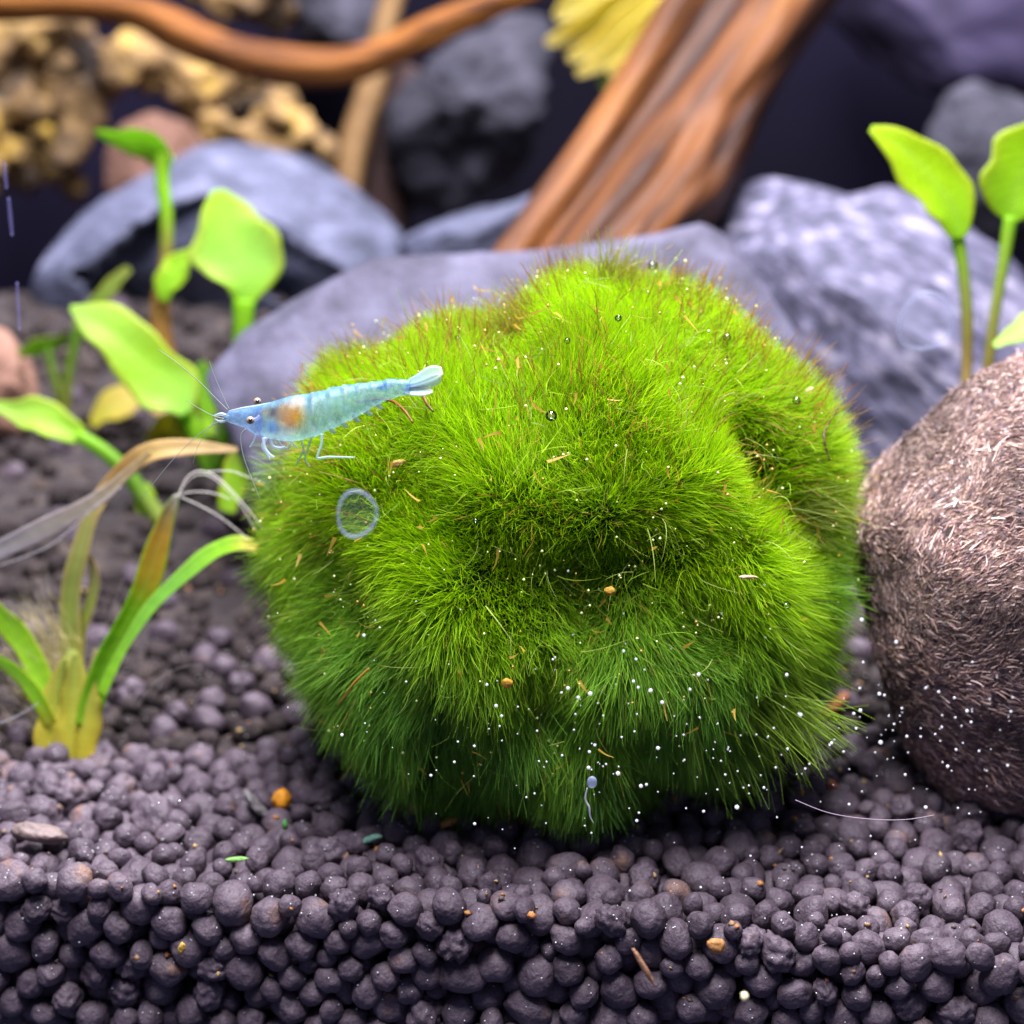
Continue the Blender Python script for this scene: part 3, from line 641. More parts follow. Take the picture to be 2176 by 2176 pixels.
TU = [tuft(1560, 1420, 1, 0.75, 260, 0.95, 0.16, (0.22, 0.36, 0.03)), tuft(1500, 1520, 0.7, 1, 160, 0.9, 0.15, (0.16, 0.3, 0.03)), tuft(1690, 1080, 1, 0.05, 110, 0.75, 0.2, (0.26, 0.33, 0.05)), tuft(1700, 1230, 1, 0.2, 260, 0.7, 0.2, (0.14, 0.32, 0.02)),
      tuft(640, 1000, -1, 0.1, 200, 0.6, 0.25, (0.16, 0.3, 0.03)), tuft(620, 1180, -1, 0.4, 200, 0.6, 0.25, (0.16, 0.28, 0.04)), tuft(1300, 610, 0.1, -1, 120, 0.6, 0.25, (0.27, 0.3, 0.03)), tuft(1100, 660, -0.5, -1, 90, 0.6, 0.2, (0.26, 0.26, 0.03)),
      tuft(740, 760, -0.8, -0.5, 120, 0.55, 0.25, (0.26, 0.24, 0.03)), tuft(1090, 1500, 0, 1, 200, 0.8, 0.2, (0.1, 0.25, 0.03)), tuft(1250, 1600, 0.2, 1, 250, 0.7, 0.25, (0.1, 0.26, 0.04)), tuft(900, 1560, -0.4, 1, 250, 0.8, 0.25, (0.1, 0.24, 0.03))]
VV = []; FF = []; CC = []; k0 = 0
for v, f, c in TU: VV.append(v); FF.append(f + k0); CC.append(c); k0 += len(v)
tag(mobj('tuft_threads', (np.concatenate(VV), np.concatenate(FF)), M['strand'], moss, colors=np.concatenate(CC), smooth=False), kind='stuff')
D = sample_dirs(900); p, nn = frames(D); rr = rng.uniform(0.006, 0.015, len(D)); O = np.array([[1, 0, 0], [-1, 0, 0], [0, 1, 0], [0, -1, 0], [0, 0, 1], [0, 0, -1]], float)
OF = np.array([[0, 2, 4], [2, 1, 4], [1, 3, 4], [3, 0, 4], [2, 0, 5], [1, 2, 5], [3, 1, 5], [0, 3, 5]])
cen_ = BALLC + p + nn * rng.uniform(0.15, 0.42, (len(D), 1))
V = (cen_[:, None] + O[None] * rr[:, None, None]).reshape(-1, 3); F = (np.arange(len(D))[:, None, None] * 6 + OF[None]).reshape(-1, 3)
cs_ = np.where(rng.random((len(D), 1)) < 0.7, np.array([[0.75, 0.8, 0.35]]), np.array([[0.55, 0.35, 0.08]])).repeat(6, 0)
tag(mobj('specks', (V, F), M['bit'], moss, colors=cs_), kind='stuff')
def on_ball(px, py, out=0.0):
    D = bdir(px, py)[None]; return BALLC + D[0] * (ball_r(D)[0] + FUR + out)

# ------------------------------------------------------------------ fibrous husk
HP = [(2010, 845), (2090, 775), (2180, 730), (2300, 720), (2420, 820), (2480, 1000), (2480, 1300), (2420, 1560), (2300, 1720), (2150, 1760), (2010, 1720), (1925, 1600), (1880, 1450), (1850, 1320), (1822, 1200), (1818, 1120), (1835, 1050), (1870, 985), (1930, 920)]
husk = thing('fibrous_husk', 'rounded brown fibrous husk lying beside the moss ball', 'husk', at_d(2150, 1500, 16.0))
hv, hf = outline_stone(HP, 16.0, 1.75, 61, amp=0.06, freq=1.6, cuts=0, center=(2150, 1230), boxy=0.9, tilt=0.22, dents=((2080, 1680, 300, 0.9),))
mobj('shell', (hv, hf), M['husk'], husk)
hc = at_d(2150, 1230, 16.0)
hq = np.array([q if len(q) == 4 else (*q, q[2]) for q in hf]); pa = hv[hq]; cen = pa.mean(1)
fn = np.cross(pa[:, 2] - pa[:, 0], pa[:, 3] - pa[:, 1]); ar = np.linalg.norm(fn, axis=1); fn /= ar[:, None] + 1e-9
fn *= np.sign((fn * (cen - hc)).sum(1))[:, None]
wgt = ar * np.clip((fn @ unit(CAM - hc)) + 0.45, 0.05, 1)
nfi = 60000; pick = rng.choice(len(cen), nfi, p=wgt / wgt.sum()); uv = rng.random((nfi, 2, 1))
q = pa[pick]; P0 = (q[:, 0] * (1 - uv[:, 0]) + q[:, 1] * uv[:, 0]) * (1 - uv[:, 1]) + (q[:, 3] * (1 - uv[:, 0]) + q[:, 2] * uv[:, 0]) * uv[:, 1]
nn = fn[pick]; fld = wob(P0, 2.2, 5.0) * 0.6 + wob(P0, 6.5, 2.0) * 0.55 + np.array([0.9, 0, 0.25]); fld += rng.normal(size=(nfi, 3)) * 0.35
fld -= nn * (fld * nn).sum(1)[:, None]; fld /= np.linalg.norm(fld, axis=1)[:, None]
dirs = fld + nn * rng.uniform(0.0, 0.26, (nfi, 1)); dirs /= np.linalg.norm(dirs, axis=1)[:, None]
u = rng.random((nfi, 1)); patch = np.clip(0.5 + 0.5 * wob(P0, 3.1, 9.0)[:, :1], 0, 1)
cf = np.where(u < 0.25, np.array([[0.05, 0.035, 0.03]]), np.where(u < 0.62, np.array([[0.13, 0.08, 0.055]]), np.where(u < 0.9, np.array([[0.24, 0.16, 0.095]]), np.array([[0.4, 0.3, 0.2]])))) * (1.0 + 1.9 * patch ** 1.5) * np.array([[1.1, 1.12, 1.5]])
v, f, c = ribbons(P0 + nn * 0.006, dirs, -nn * 0.6 + rng.normal(size=(nfi, 3)) * 0.4, rng.uniform(0.04, 0.13, nfi), rng.uniform(0.006, 0.016, nfi), cf * 0.8, cf, np.full(nfi, 0.05))
tag(mobj('husk_fibres', (v, f), M['fibre'], husk, colors=c, smooth=False), kind='stuff')

# ------------------------------------------------------------------ plants
GREEN = (0.24, 0.52, 0.015); LIME = (0.34, 0.62, 0.035); PALE = (0.38, 0.64, 0.10); YEL = (0.42, 0.40, 0.03); TAN = (0.56, 0.40, 0.16); BRN = (0.22, 0.11, 0.03); DKG = (0.10, 0.24, 0.015); OLV = (0.26, 0.32, 0.06); GRY = (0.46, 0.44, 0.44)
def leaf(parent, pts, hw, d, stops, roll=0.3, fold=0.2, edge=YEL, wave=0.11, name='leaf', thick=0.012, n=44, ph=0.0):
    P = px_path(pts, d); dm = np.mean([p[2] if len(p) > 2 else d for p in pts])
    v, f, al, ac = blade(P, [h * pxs(dm) for h in hw], roll, fold, thick, n=max(n, 40), m=13, wave=wave, ph=ph)
    c = ramp(al, stops); e = np.clip((np.abs(ac) - 0.62) / 0.38, 0, 1)[:, None] * 0.55
    mid = np.exp(-(ac / 0.16) ** 2)[:, None] * 0.18
    c = c * (1 - e) + np.array(edge) * e; c = c * (1 - mid) + np.array(PALE) * mid
    vein = np.abs(np.sin(11 * (al * 2.2 - 0.55 * np.abs(ac)) * math.pi / 2)) ** 6; c = c * (1 + 0.26 * vein - 0.14)[:, None]
    c = c * (1 + 0.10 * np.array([noise.noise(Vector(q) * 2.5) + 0.6 * noise.noise(Vector(q) * 8) for q in v]))[:, None]
    o = mobj(name, (v, f), M['leaf'], parent, colors=c); return o
def stem(parent, pts, hw, d, stops, name='stem', n=24):
    P = px_path(pts, d); dm = np.mean([p[2] if len(p) > 2 else d for p in pts])
    v, f = tube(P, [h * pxs(dm) for h in hw], n, 10); t = np.repeat(np.linspace(0, 1, n), 10)
    return mobj(name, (v, f), M['leaf'], parent, colors=ramp(t, stops))
G1 = [(0, GREEN), (1, LIME)]
pb, pd = ground_at(430, 1010)
pl = thing('aquatic_plant', 'leafy bright green plant with broad leaves on long stalks in front of the blue-grey boulder', 'plant', pb)
D1 = pd - 0.9
# broad leaf and stalk (B)
leaf(pl, [(517, 648), (520, 600), (505, 540), (480, 470), (462, 404)], [14, 62, 92, 68, 14], D1, [(0, GREEN), (0.4, (0.32, 0.62, 0.09)), (1, LIME)], roll=-0.35, fold=0.12, ph=1.0)
stem(pl, [(518, 640), (514, 720), (500, 820), (478, 920), (455, 1010)], [24, 21, 20, 18, 16], D1, [(0, GREEN), (0.5, DKG), (1, DKG)])
# top folded leaf (A) and brown stalk
leaf(pl, [(352, 345), (345, 318), (310, 300), (255, 288), (203, 279)], [16, 28, 30, 22, 5], D1 + 0.4, [(0, LIME), (1, PALE)], roll=0.9, fold=0.5)
stem(pl, [(350, 330), (345, 380), (354, 470), (352, 560), (340, 660), (352, 760), (400, 880), (440, 1000)], [20, 15, 14, 15, 22, 24, 18, 16], D1 + 0.4, [(0, LIME), (0.22, GREEN), (0.42, (0.24, 0.17, 0.05)), (0.62, (0.36, 0.2, 0.05)), (1, BRN)], n=34)
# small folded leaf (D)
leaf(pl, [(352, 640), (362, 605), (385, 570), (416, 533)], [10, 26, 28, 6], D1 + 0.1, [(0, GREEN), (1, LIME)], roll=0.8, fold=0.5)
# long diagonal leaf (C)
leaf(pl, [(395, 880), (365, 832), (300, 765), (225, 695), (150, 652)], [14, 60, 62, 50, 6], D1 - 0.7, [(0, (0.3, 0.62, 0.08)), (0.5, LIME), (1, PALE)], roll=-0.15, fold=0.15, ph=2.0)
stem(pl, [(388, 868), (412, 912), (430, 960), (445, 1010)], [20, 18, 16, 15], D1 - 0.5, [(0, GREEN), (1, DKG)])
# leaf behind it
leaf(pl, [(440, 900), (445, 850), (440, 800), (425, 770)], [10, 26, 24, 8], D1 + 0.3, [(0, GREEN), (1, (0.2, 0.48, 0.05))], roll=0.4)
stem(pl, [(440, 895), (446, 950), (452, 1010)], [14, 14, 13], D1 + 0.2, [(0, LIME), (1, OLV)])
# short upright blade beside the ball (I)
leaf(pl, [(482, 1088), (492, 1050), (508, 990), (524, 920)], [16, 26, 28, 12], D1 - 1.6, [(0, LIME), (0.6, (0.28, 0.52, 0.02)), (0.85, OLV), (1, TAN)], roll=0.3, n=20)
# outlying low leaf with a thick slanting stalk (G)
leaf(pl, [(172, 930), (130, 905), (80, 885), (30, 872), (-20, 858)], [16, 34, 38, 22, 6], D1 - 1.0, [(0, LIME), (1, PALE)], roll=-0.2, fold=0.3)
stem(pl, [(165, 925), (215, 955), (265, 1000), (305, 1055), (340, 1105)], [14, 15, 17, 18, 20], D1 - 1.0, [(0, GREEN), (0.6, DKG), (1, OLV)])
leaf(pl, [(300, 1030), (310, 1070), (335, 1108)], [14, 24, 12], D1 - 0.9, [(0, GREEN), (1, GREEN)], roll=0.3, n=14)
# curled yellow dying leaf on the ground
leaf(pl, [(460, 940), (400, 925), (350, 905), (312, 940)], [14, 26, 30, 8], D1 - 0.4, [(0, OLV), (0.5, YEL), (1, (0.4, 0.33, 0.06))], roll=0.7, fold=0.4, edge=PALE)
# smaller plant behind at the left edge
pb2, pd2 = ground_at(135, 900)
pl2 = thing('aquatic_plant', 'small dim green plant with two narrow leaves beside the orange-brown stone', 'plant', pb2)
leaf(pl2, [(165, 700), (200, 650), (240, 605), (275, 570)], [12, 15, 15, 8], pd2 - 0.6, [(0, DKG), (1, OLV)], roll=0.4)
stem(pl2, [(168, 695), (150, 770), (142, 830), (135, 905)], [12, 11, 12, 12], pd2 - 0.6, [(0, DKG), (1, (0.17, 0.16, 0.03))])
leaf(pl2, [(145, 712), (110, 728), (70, 740), (35, 754)], [6, 15, 17, 5], pd2 - 0.4, [(0, DKG), (1, LIME)], roll=0.6)
stem(pl2, [(100, 735), (112, 790), (128, 850), (138, 900)], [9, 9, 10, 10], pd2 - 0.4, [(0, DKG), (1, (0.17, 0.16, 0.03))])
# dead leaves on the soil between the plants
pb3, pd3 = ground_at(310, 900)
ol = leaf(None, [(195, 905), (240, 870), (300, 850), (350, 880)], [8, 30, 34, 14], pd3 - 0.3, [(0, YEL), (1, TAN)], roll=0.9, fold=0.4, name='dead_leaf')
tag(ol, 'withered yellow-tan leaf lying on the soil behind the long diagonal leaf', 'leaf')

# right plant
pr = thing('aquatic_plant', 'green plant with a pair of upright oval leaves on brown stalks behind the husk', 'plant', at_d(2080, 860, 19.0))
DR = 18.4
leaf(pr, [(2035, 508), (2026, 450), (1985, 385), (1920, 318), (1850, 274)], [12, 50, 55, 42, 8], DR, [(0, GREEN), (0.5, (0.36, 0.62, 0.006)), (1, (0.42, 0.64, 0.008))], roll=-0.4, fold=0.12, ph=0.5)
stem(pr, [(2034, 500), (2047, 580), (2055, 680), (2054, 780), (2050, 880)], [15, 13, 13, 12, 12], DR + 0.1, [(0, GREEN), (0.35, OLV), (0.65, (0.25, 0.2, 0.05)), (1, TAN)])
leaf(pr, [(2148, 470), (2158, 410), (2195, 330), (2250, 250)], [12, 86, 76, 10], DR + 0.2, [(0, GREEN), (1, (0.36, 0.62, 0.006))], roll=-0.3, fold=0.12)
stem(pr, [(2147, 462), (2132, 560), (2112, 680), (2100, 780), (2090, 880)], [15, 13, 12, 12, 12], DR + 0.2, [(0, GREEN), (0.4, OLV), (1, BRN)])
leaf(pr, [(2112, 736), (2150, 716), (2195, 690), (2250, 665)], [5, 18, 28, 10], DR - 0.6, [(0, PALE), (1, (0.3, 0.55, 0.12))], roll=0.6)
# yellow plant at the top
py_ = thing('yellow_plant', 'yellow cluster of pointed leaves hanging from the top beside the thick trunk', 'plant', at_d(1420, -60, 25.6))
YL = [(0, (0.8, 0.72, 0.10)), (0.6, (0.86, 0.76, 0.16)), (1, (0.88, 0.76, 0.28))]
for q, (pts, hw) in enumerate([([(1480, -80), (1380, -20), (1270, 40), (1160, 92)], [34, 44, 40, 8]), ([(1490, -70), (1400, 0), (1300, 75), (1205, 125)], [34, 40, 34, 8]), ([(1500, -60), (1420, 20), (1320, 100), (1225, 158)], [30, 36, 30, 8]),
                              ([(1400, -120), (1300, -60), (1220, 0), (1180, 40)], [40, 44, 36, 10]), ([(1510, -60), (1450, 40), (1370, 120), (1290, 150)], [34, 40, 34, 12])]):
    leaf(py_, pts, hw, 25.6 - 0.15 * q, YL, roll=0.4, fold=0.3, edge=(0.88, 0.8, 0.24))
leaf(py_, [(1420, 60), (1370, 120), (1320, 160), (1280, 190)], [30, 36, 32, 12], 25.8, [(0, DKG), (1, (0.12, 0.22, 0.02))], roll=0.3)

# front grass-like plant
fb, fd = ground_at(145, 1572)
fp = thing('grass_plant', 'yellowing tufted grass-like plant with strap leaves standing on the soil in front', 'plant', fb)
D2 = fd + 0.05
leaf(fp, [(150, 1500, D2), (152, 1407), (152, 1262), (170, 1172), (196, 1088), (236, 1030), (308, 968, D2 - 0.3), (399, 952, D2 - 0.3), (505, 956, D2 - 0.2)], [24, 25, 22, 19, 17, 17, 22, 17, 5], D2, [(0, YEL), (0.2, OLV), (0.45, (0.3, 0.3, 0.09)), (0.6, TAN), (0.8, (0.62, 0.45, 0.18)), (1, (0.66, 0.48, 0.28))], roll=0.2, fold=0.2, edge=TAN, n=44)
leaf(fp, [(180, 1545), (200, 1480), (222, 1415), (262, 1335), (308, 1244), (337, 1154), (360, 1085), (378, 1050)], [20, 25, 27, 27, 26, 23, 15, 4], D2 - 0.35, [(0, LIME), (0.2, (0.15, 0.4, 0.01)), (0.5, (0.17, 0.4, 0.008)), (0.6, (0.4, 0.3, 0.02)), (0.74, (0.42, 0.23, 0.03)), (0.85, (0.26, 0.19, 0.08)), (1, GRY)], roll=-0.25, fold=0.25, edge=GREEN, n=40)
leaf(fp, [(215, 1480), (245, 1415), (278, 1355), (326, 1284), (399, 1215), (453, 1176), (507, 1158), (550, 1166)], [9, 10, 10, 13, 15, 17, 17, 8], D2 - 0.5, [(0, GREEN), (0.5, (0.16, 0.42, 0.05)), (0.8, GREEN), (0.92, (0.45, 0.36, 0.02)), (1, (0.5, 0.28, 0.02))], roll=0.6, fold=0.3, edge=PALE, n=34)
leaf(fp, [(125, 1545), (100, 1470), (54, 1375), (0, 1306), (-60, 1250)], [22, 24, 25, 22, 16], D2 - 0.2, [(0, YEL), (0.25, LIME), (1, GREEN)], roll=0.3, fold=0.25, n=26)
leaf(fp, [(110, 1540), (88, 1490), (47, 1440), (0, 1402), (-60, 1370)], [14, 16, 14, 12, 8], D2 - 0.35, [(0, YEL), (0.3, LIME), (1, PALE)], roll=0.7, fold=0.3)
leaf(fp, [(168, 1440), (178, 1335), (199, 1262), (202, 1210), (188, 1176)], [11, 11, 11, 10, 3], D2 + 0.15, [(0, YEL), (0.4, OLV), (1, (0.42, 0.33, 0.2))], roll=0.7, fold=0.4, edge=TAN)
leaf(fp, [(182, 1540), (192, 1470), (204, 1380)], [14, 12, 5], D2 + 0.1, [(0, YEL), (1, (0.4, 0.33, 0.18))], roll=0.2, edge=TAN)
sv, sf = tube(px_path([(143, 1660), (145, 1560), (146, 1500), (150, 1430), (150, 1380)], D2 - 0.05), [h * pxs(D2) for h in (50, 60, 50, 32, 12)], 24, 20, wood_ridge(77, 7, 0.08))
tt = np.repeat(np.linspace(0, 1, 24), 20); mobj('base_sheath', (sv, sf), M['leaf'], fp, colors=ramp(tt, [(0, (0.5, 0.42, 0.03)), (0.5, (0.5, 0.48, 0.06)), (1, OLV)]))
for q, (pts, hw) in enumerate([([(118, 1640), (112, 1560), (122, 1480), (138, 1400)], [26, 34, 24, 6]), ([(150, 1640), (152, 1560), (158, 1470), (160, 1390)], [30, 36, 26, 6]), ([(170, 1630), (180, 1550), (186, 1480), (196, 1420)], [24, 28, 20, 5])]):
    leaf(fp, pts, hw, D2 - 0.28 - 0.05 * q, [(0, (0.55, 0.45, 0.03)), (0.5, (0.5, 0.5, 0.06)), (1, OLV)], roll=(-0.5, 0.1, 0.5)[q], fold=-0.45, edge=(0.5, 0.36, 0.05), name='sheath')
nfz = 420
P0 = px_path([(110 + random.gauss(0, 26), 1440 + random.gauss(0, 60)) for _ in range(nfz)], D2 - 0.1); dd = np.array([unit(Rv * random.gauss(-0.55, 0.3) + Uv * random.gauss(0.9, 0.2) - Fv * random.gauss(0, 0.2)) for _ in range(nfz)])
v, f, c = ribbons(P0, dd, rng.normal(size=(nfz, 3)) * 0.3, rng.uniform(0.2, 0.6, nfz), np.full(nfz, 0.008), np.tile([[0.4, 0.33, 0.12]], (nfz, 1)), np.tile([[0.42, 0.38, 0.25]], (nfz, 1)), np.full(nfz, 0.1), 4)
tag(mobj('frayed_fibres', (v, f), M['thread'], fp, colors=c, smooth=False), kind='stuff')
# greyish dead strap across the left
o = leaf(None, [(322, 960), (262, 1012), (205, 1062), (110, 1115), (0, 1165), (-70, 1195)], [4, 11, 16, 20, 22, 20], D2 - 0.5, [(0, TAN), (0.35, (0.52, 0.44, 0.34)), (0.7, (0.5, 0.46, 0.46)), (1, (0.46, 0.44, 0.52))], roll=0.2, edge=GRY, name='dead_leaf', n=30)
tag(o, 'long greyish dead strap leaf slanting across in front of the soil', 'leaf')

# threads
def thread(label, pts, d, hw=1.6, col=(0.75, 0.72, 0.66), group=None, cat='thread'):
    P = px_path(pts, d); v, f = tube(P, [hw * pxs(d) * 0.55, hw * pxs(d) * 0.6, hw * pxs(d) * 0.4], max(16, 6 * len(pts)), 5)
    o = mobj('algae_thread', (v, f), M['thread'], colors=np.tile([col], (len(v), 1))); return tag(o, label, cat, group)
DT = D2 - 0.5
WB = (0.85, 0.85, 0.88)
thread('pale thread arching highest from the frayed leaf tip down the side of the moss ball', [(379, 1050), (399, 1012), (430, 1001), (472, 1022), (545, 1105), (588, 1185), (610, 1265), (622, 1330)], DT - 0.6, 1.8)
thread('pale thread arching just below the highest one from the frayed leaf tip', [(380, 1050), (402, 1018), (432, 1008), (466, 1025), (512, 1075), (545, 1130)], DT - 0.3, 1.5)
thread('pale thread running level from the frayed leaf tip to the moss ball', [(365, 1056), (395, 1047), (432, 1045), (468, 1052), (490, 1062)], DT - 0.2, 1.5)
thread('pale thread sloping straight from the frayed leaf tip down towards the moss', [(382, 1055), (420, 1072), (470, 1100), (532, 1150)], DT - 0.2, 1.6)
thread('pale thread reaching over the moss ball shoulder below the shrimp', [(440, 1002), (490, 1001), (530, 1015), (575, 1035), (620, 1070)], DT - 0.5, 1.4)
thread('white thread hanging upright down the lower edge of the moss ball', [(616, 1338), (620, 1390), (626, 1440), (628, 1500)], DT - 0.9, 2.0, WB)
thread('short white thread lying flat where the upright threads meet', [(618, 1336), (640, 1336), (655, 1339)], DT - 0.95, 1.5, WB)
thread('faint white thread hanging beside the ring-shaped water mark', [(634, 1090), (638, 1140), (648, 1190), (656, 1290)], DT - 1.1, 1.4, WB)
thread('stiff pale thread crossing the tan leaf of the grass-like plant', [(256, 1035), (205, 1075), (120, 1150), (60, 1180), (-10, 1205)], DT - 0.1, 1.8, (0.42, 0.4, 0.42))
thread('grey thread lying over the soil at the foot of the grass-like plant', [(-10, 1540), (40, 1520), (80, 1495)], DT - 0.6, 1.6, (0.4, 0.4, 0.45))
thread('faint dark thread standing between the strap leaves', [(262, 1230), (235, 1300), (218, 1360)], DT - 0.2, 1.2, (0.2, 0.18, 0.16))
thread('thin grey thread curving over the near soil by the tufted plant', [(290, 1505), (330, 1450), (380, 1420), (430, 1412)], DT - 0.3, 1.1, (0.25, 0.23, 0.22))
thread('long pale violet thread lying curved on the soil under the husk', [(1690, 1700), (1760, 1727), (1840, 1740), (1920, 1742), (1985, 1732)], 13.75, 1.6, (0.34, 0.28, 0.34))

# ------------------------------------------------------------------ shrimp
SD = 13.9
shr = thing('shrimp', 'translucent blue shrimp with an orange patch behind its head, perched on the moss ball', 'shrimp', at_d(660, 925, SD))
TB = [((474, 884), (474, 893)), ((490, 874), (490, 899)), ((520, 869), (520, 910)), ((549, 862), (546, 924)), ((580, 853), (581, 934)), ((620, 841), (626, 937)), ((664, 835), (670, 927)), ((710, 822), (722, 904)), ((751, 816), (766, 882)), ((797, 811), (806, 858)), ((835, 805), (840, 845)), ((872, 808), (870, 838))]
NR, NS = 110, 24
tp = crom(np.array([a for a, b in TB]), NR); bt = crom(np.array([b for a, b in TB]), NR)
V = []; cc = []
SEG = [664, 700, 733, 762, 792, 822, 850]
def shrimp_col(x, s, hz):
    """x pixel along the body, s = height -1..1, hz = sideways"""
    base = np.array([0.21, 0.43, 0.43]); blue = np.array([0.09, 0.27, 0.52]); deep = np.array([0.03, 0.18, 0.55])
    c = base.copy()
    k = np.clip((s - 0.15) / 0.7, 0, 1); c = c * (1 - 0.65 * k) + blue * 0.65 * k
    if x < 560: c = c * 0.35 + np.array([0.15, 0.29, 0.58]) * 0.65
    def spot(cx, cs, rx, rs_, col, a=1.0):
        nonlocal c
        g = min(1.0, 1.6 * math.exp(-((x - cx) / rx) ** 2 - ((s - cs) / rs_) ** 2)) * a; c = c * (1 - g) + np.array(col) * g
    spot(552, 0.2, 9, 0.9, deep, 0.75); spot(580, -0.35, 9, 0.22, (0.02, 0.2, 0.6), 0.85)
    spot(568, 0.42, 14, 0.3, (0.30, 0.28, 0.12), 0.7)
    spot(622, 0.05, 24, 0.42, (0.50, 0.20, 0.01), 1.0); spot(604, 0.35, 16, 0.3, (0.36, 0.22, 0.05), 0.8)
    spot(583, 0.38, 10, 0.15, (0.03, 0.03, 0.07), 0.95)
    spot(636, 0.62, 14, 0.25, (0.62, 0.52, 0.46), 0.8)
    spot(660, 0.55, 6, 0.5, (0.08, 0.26, 0.5), 0.7)
    spot(818, 0.4, 12, 0.3, (0.02, 0.1, 0.6), 0.9); spot(870, 0.2, 10, 0.8, (0.2, 0.4, 0.72), 0.6)
    for e in SEG:
        if abs(x - e) < 2.6 and s > -0.5: c = c * 0.72 + np.array([0.1, 0.28, 0.48]) * 0.28
        elif abs(x - e - 5) < 2.5 and s > 0.1: c = c * 0.75 + np.array([0.6, 0.72, 0.8]) * 0.25
    mot = noise.noise((x * 0.09, s * 2.5, hz)) + 0.6 * noise.noise((x * 0.25, s * 6, hz * 2)); c = c * (1 + 0.5 * mot + 0.3 * noise.noise((x * 0.6, s * 12, hz * 4))) + np.array([0.0, 0.02, 0.05]) * max(0, mot)
    if 660 < x < 820 and -0.62 < s < -0.42: 
        c = c * 0.45 + np.array([0.07, 0.22, 0.36]) * (0.55 if math.sin(x * 0.35) > -0.3 else 0.2) + c * (0 if math.sin(x * 0.35) > -0.3 else 0.35)
    return c
for i in range(NR):
    t3, b3 = at_d(*tp[i], SD), at_d(*bt[i], SD); mid = (t3 + b3) / 2; h = (t3 - b3) / 2; hh = np.linalg.norm(h)
    x = (tp[i][0] + bt[i][0]) / 2; bulge = 1.0
    for e0, e1 in zip(SEG[:-1], SEG[1:]):
        if e0 <= x < e1: bulge = 1.05 - 0.09 * (x - e0) / (e1 - e0)
    wdt = hh * (0.74 if x > 540 else 0.6)
    for j in range(NS):
        a = 2 * math.pi * j / NS; ca, sa = math.cos(a), math.sin(a)
        pt = mid + h * bulge * math.copysign(abs(sa) ** 0.92, sa) - Fv * (wdt * bulge * math.copysign(abs(ca) ** 0.85, ca))
        V.append(pt); cc.append(shrimp_col(x, sa, ca))
F = [(i * NS + j, i * NS + (j + 1) % NS, (i + 1) * NS + (j + 1) % NS, (i + 1) * NS + j) for i in range(NR - 1) for j in range(NS)]
F += [tuple(range(NS))[::-1], tuple(range((NR - 1) * NS, NR * NS))]
mobj('body', (np.array(V), F), M['shrimp'], shr, colors=np.array(cc))
def limb(name, pts, hw, col, d=SD, mat='shrimp_clear', n=20, label=None):
    v, f = tube(px_path(pts, d), [h * pxs(SD) for h in hw], n, 7); o = mobj(name, (v, f), M[mat], shr, colors=np.tile([col], (len(v), 1)))
    if label: o['label'] = label
    return o
CL = (0.45, 0.58, 0.62)
limb('rostrum', [(575, 858), (545, 864), (515, 868), (484, 874)], [3.5, 4, 3, 0.8], (0.42, 0.55, 0.62))
for d_, (ex, ey) in ((SD - 0.20, (532, 893)), (SD + 0.12, (547, 853))):
    es = limb('eye_stalk', [(552, 884 if ey > 870 else 866), (545, 890 if ey > 870 else 860), (ex, ey)], [4, 3.5, 4], (0.35, 0.4, 0.7), d_)
    c = at_d(ex, ey, d_ - 0.012); mobj('eye', (I2[0] * 8.2 * pxs(SD) + c, I2[1]), M['eye_ring'], shr)
    mobj('pupil', (I2[0] * 5.4 * pxs(SD) + c + unit(CAM - c) * 3.6 * pxs(SD), I2[1]), M['eye'], shr)
ANT = [([(484, 872), (460, 848), (420, 808), (375, 770), (336, 742)], 1.5, -0.1), ([(487, 870), (472, 838), (456, 800), (445, 768)], 1.4, 0.0), ([(476, 890), (450, 882), (420, 866), (395, 850)], 1.2, -0.15), ([(474, 893), (448, 905), (415, 930), (360, 985), (300, 1060)], 1.2, 0.05),
       ([(476, 891), (458, 896), (440, 918), (420, 950), (410, 985)], 1.0, 0.0), ([(522, 912), (512, 925), (514, 955), (524, 990), (540, 1030), (553, 1062)], 1.6, -0.2)]
for pts, hw, dz in ANT: limb('antenna', pts, [hw * 0.9, hw * 0.6, hw * 0.5, hw * 0.3], (0.22, 0.27, 0.25), SD + dz, 'thread', 30)
for pts, hw in [([(486, 886), (470, 880), (454, 884)], 4), ([(486, 893), (468, 896), (456, 890)], 3)]: limb('antenna_scale', pts, [hw, hw, 1], CL)
LEG = [([(560, 930), (562, 950), (572, 965), (583, 972)], 3.4), ([(566, 930), (558, 948), (566, 962), (574, 976)], 3.6), ([(575, 932), (580, 948), (596, 952), (606, 949)], 3.4), ([(590, 934), (600, 950), (612, 952), (616, 942)], 3.0), ([(600, 934), (618, 938), (626, 946), (632, 952)], 2.6),
       ([(545, 922), (540, 935), (535, 945), (530, 950)], 2.2)]
for q, (pts, hw) in enumerate(LEG): limb('leg', pts, [hw * 1.2, hw, hw, hw * 0.6], (0.5, 0.62, 0.72), SD - 0.15 + 0.06 * q)
limb('leg', [(684, 922), (683, 945), (675, 968), (677, 974), (700, 971), (754, 972)], [4, 3.4, 3, 3, 2.6, 1.6], (0.4, 0.62, 0.52), SD - 0.12, n=36, label='long bent rear leg planted on the moss')
limb('leg', [(662, 928), (655, 950), (648, 975), (660, 992)], [3.2, 2.8, 2.4, 1.4], (0.34, 0.55, 0.35), SD + 0.12)
limb('leg', [(640, 934), (645, 955), (636, 975), (628, 990)], [3, 2.6, 2.2, 1.2], (0.34, 0.5, 0.4), SD + 0.15)
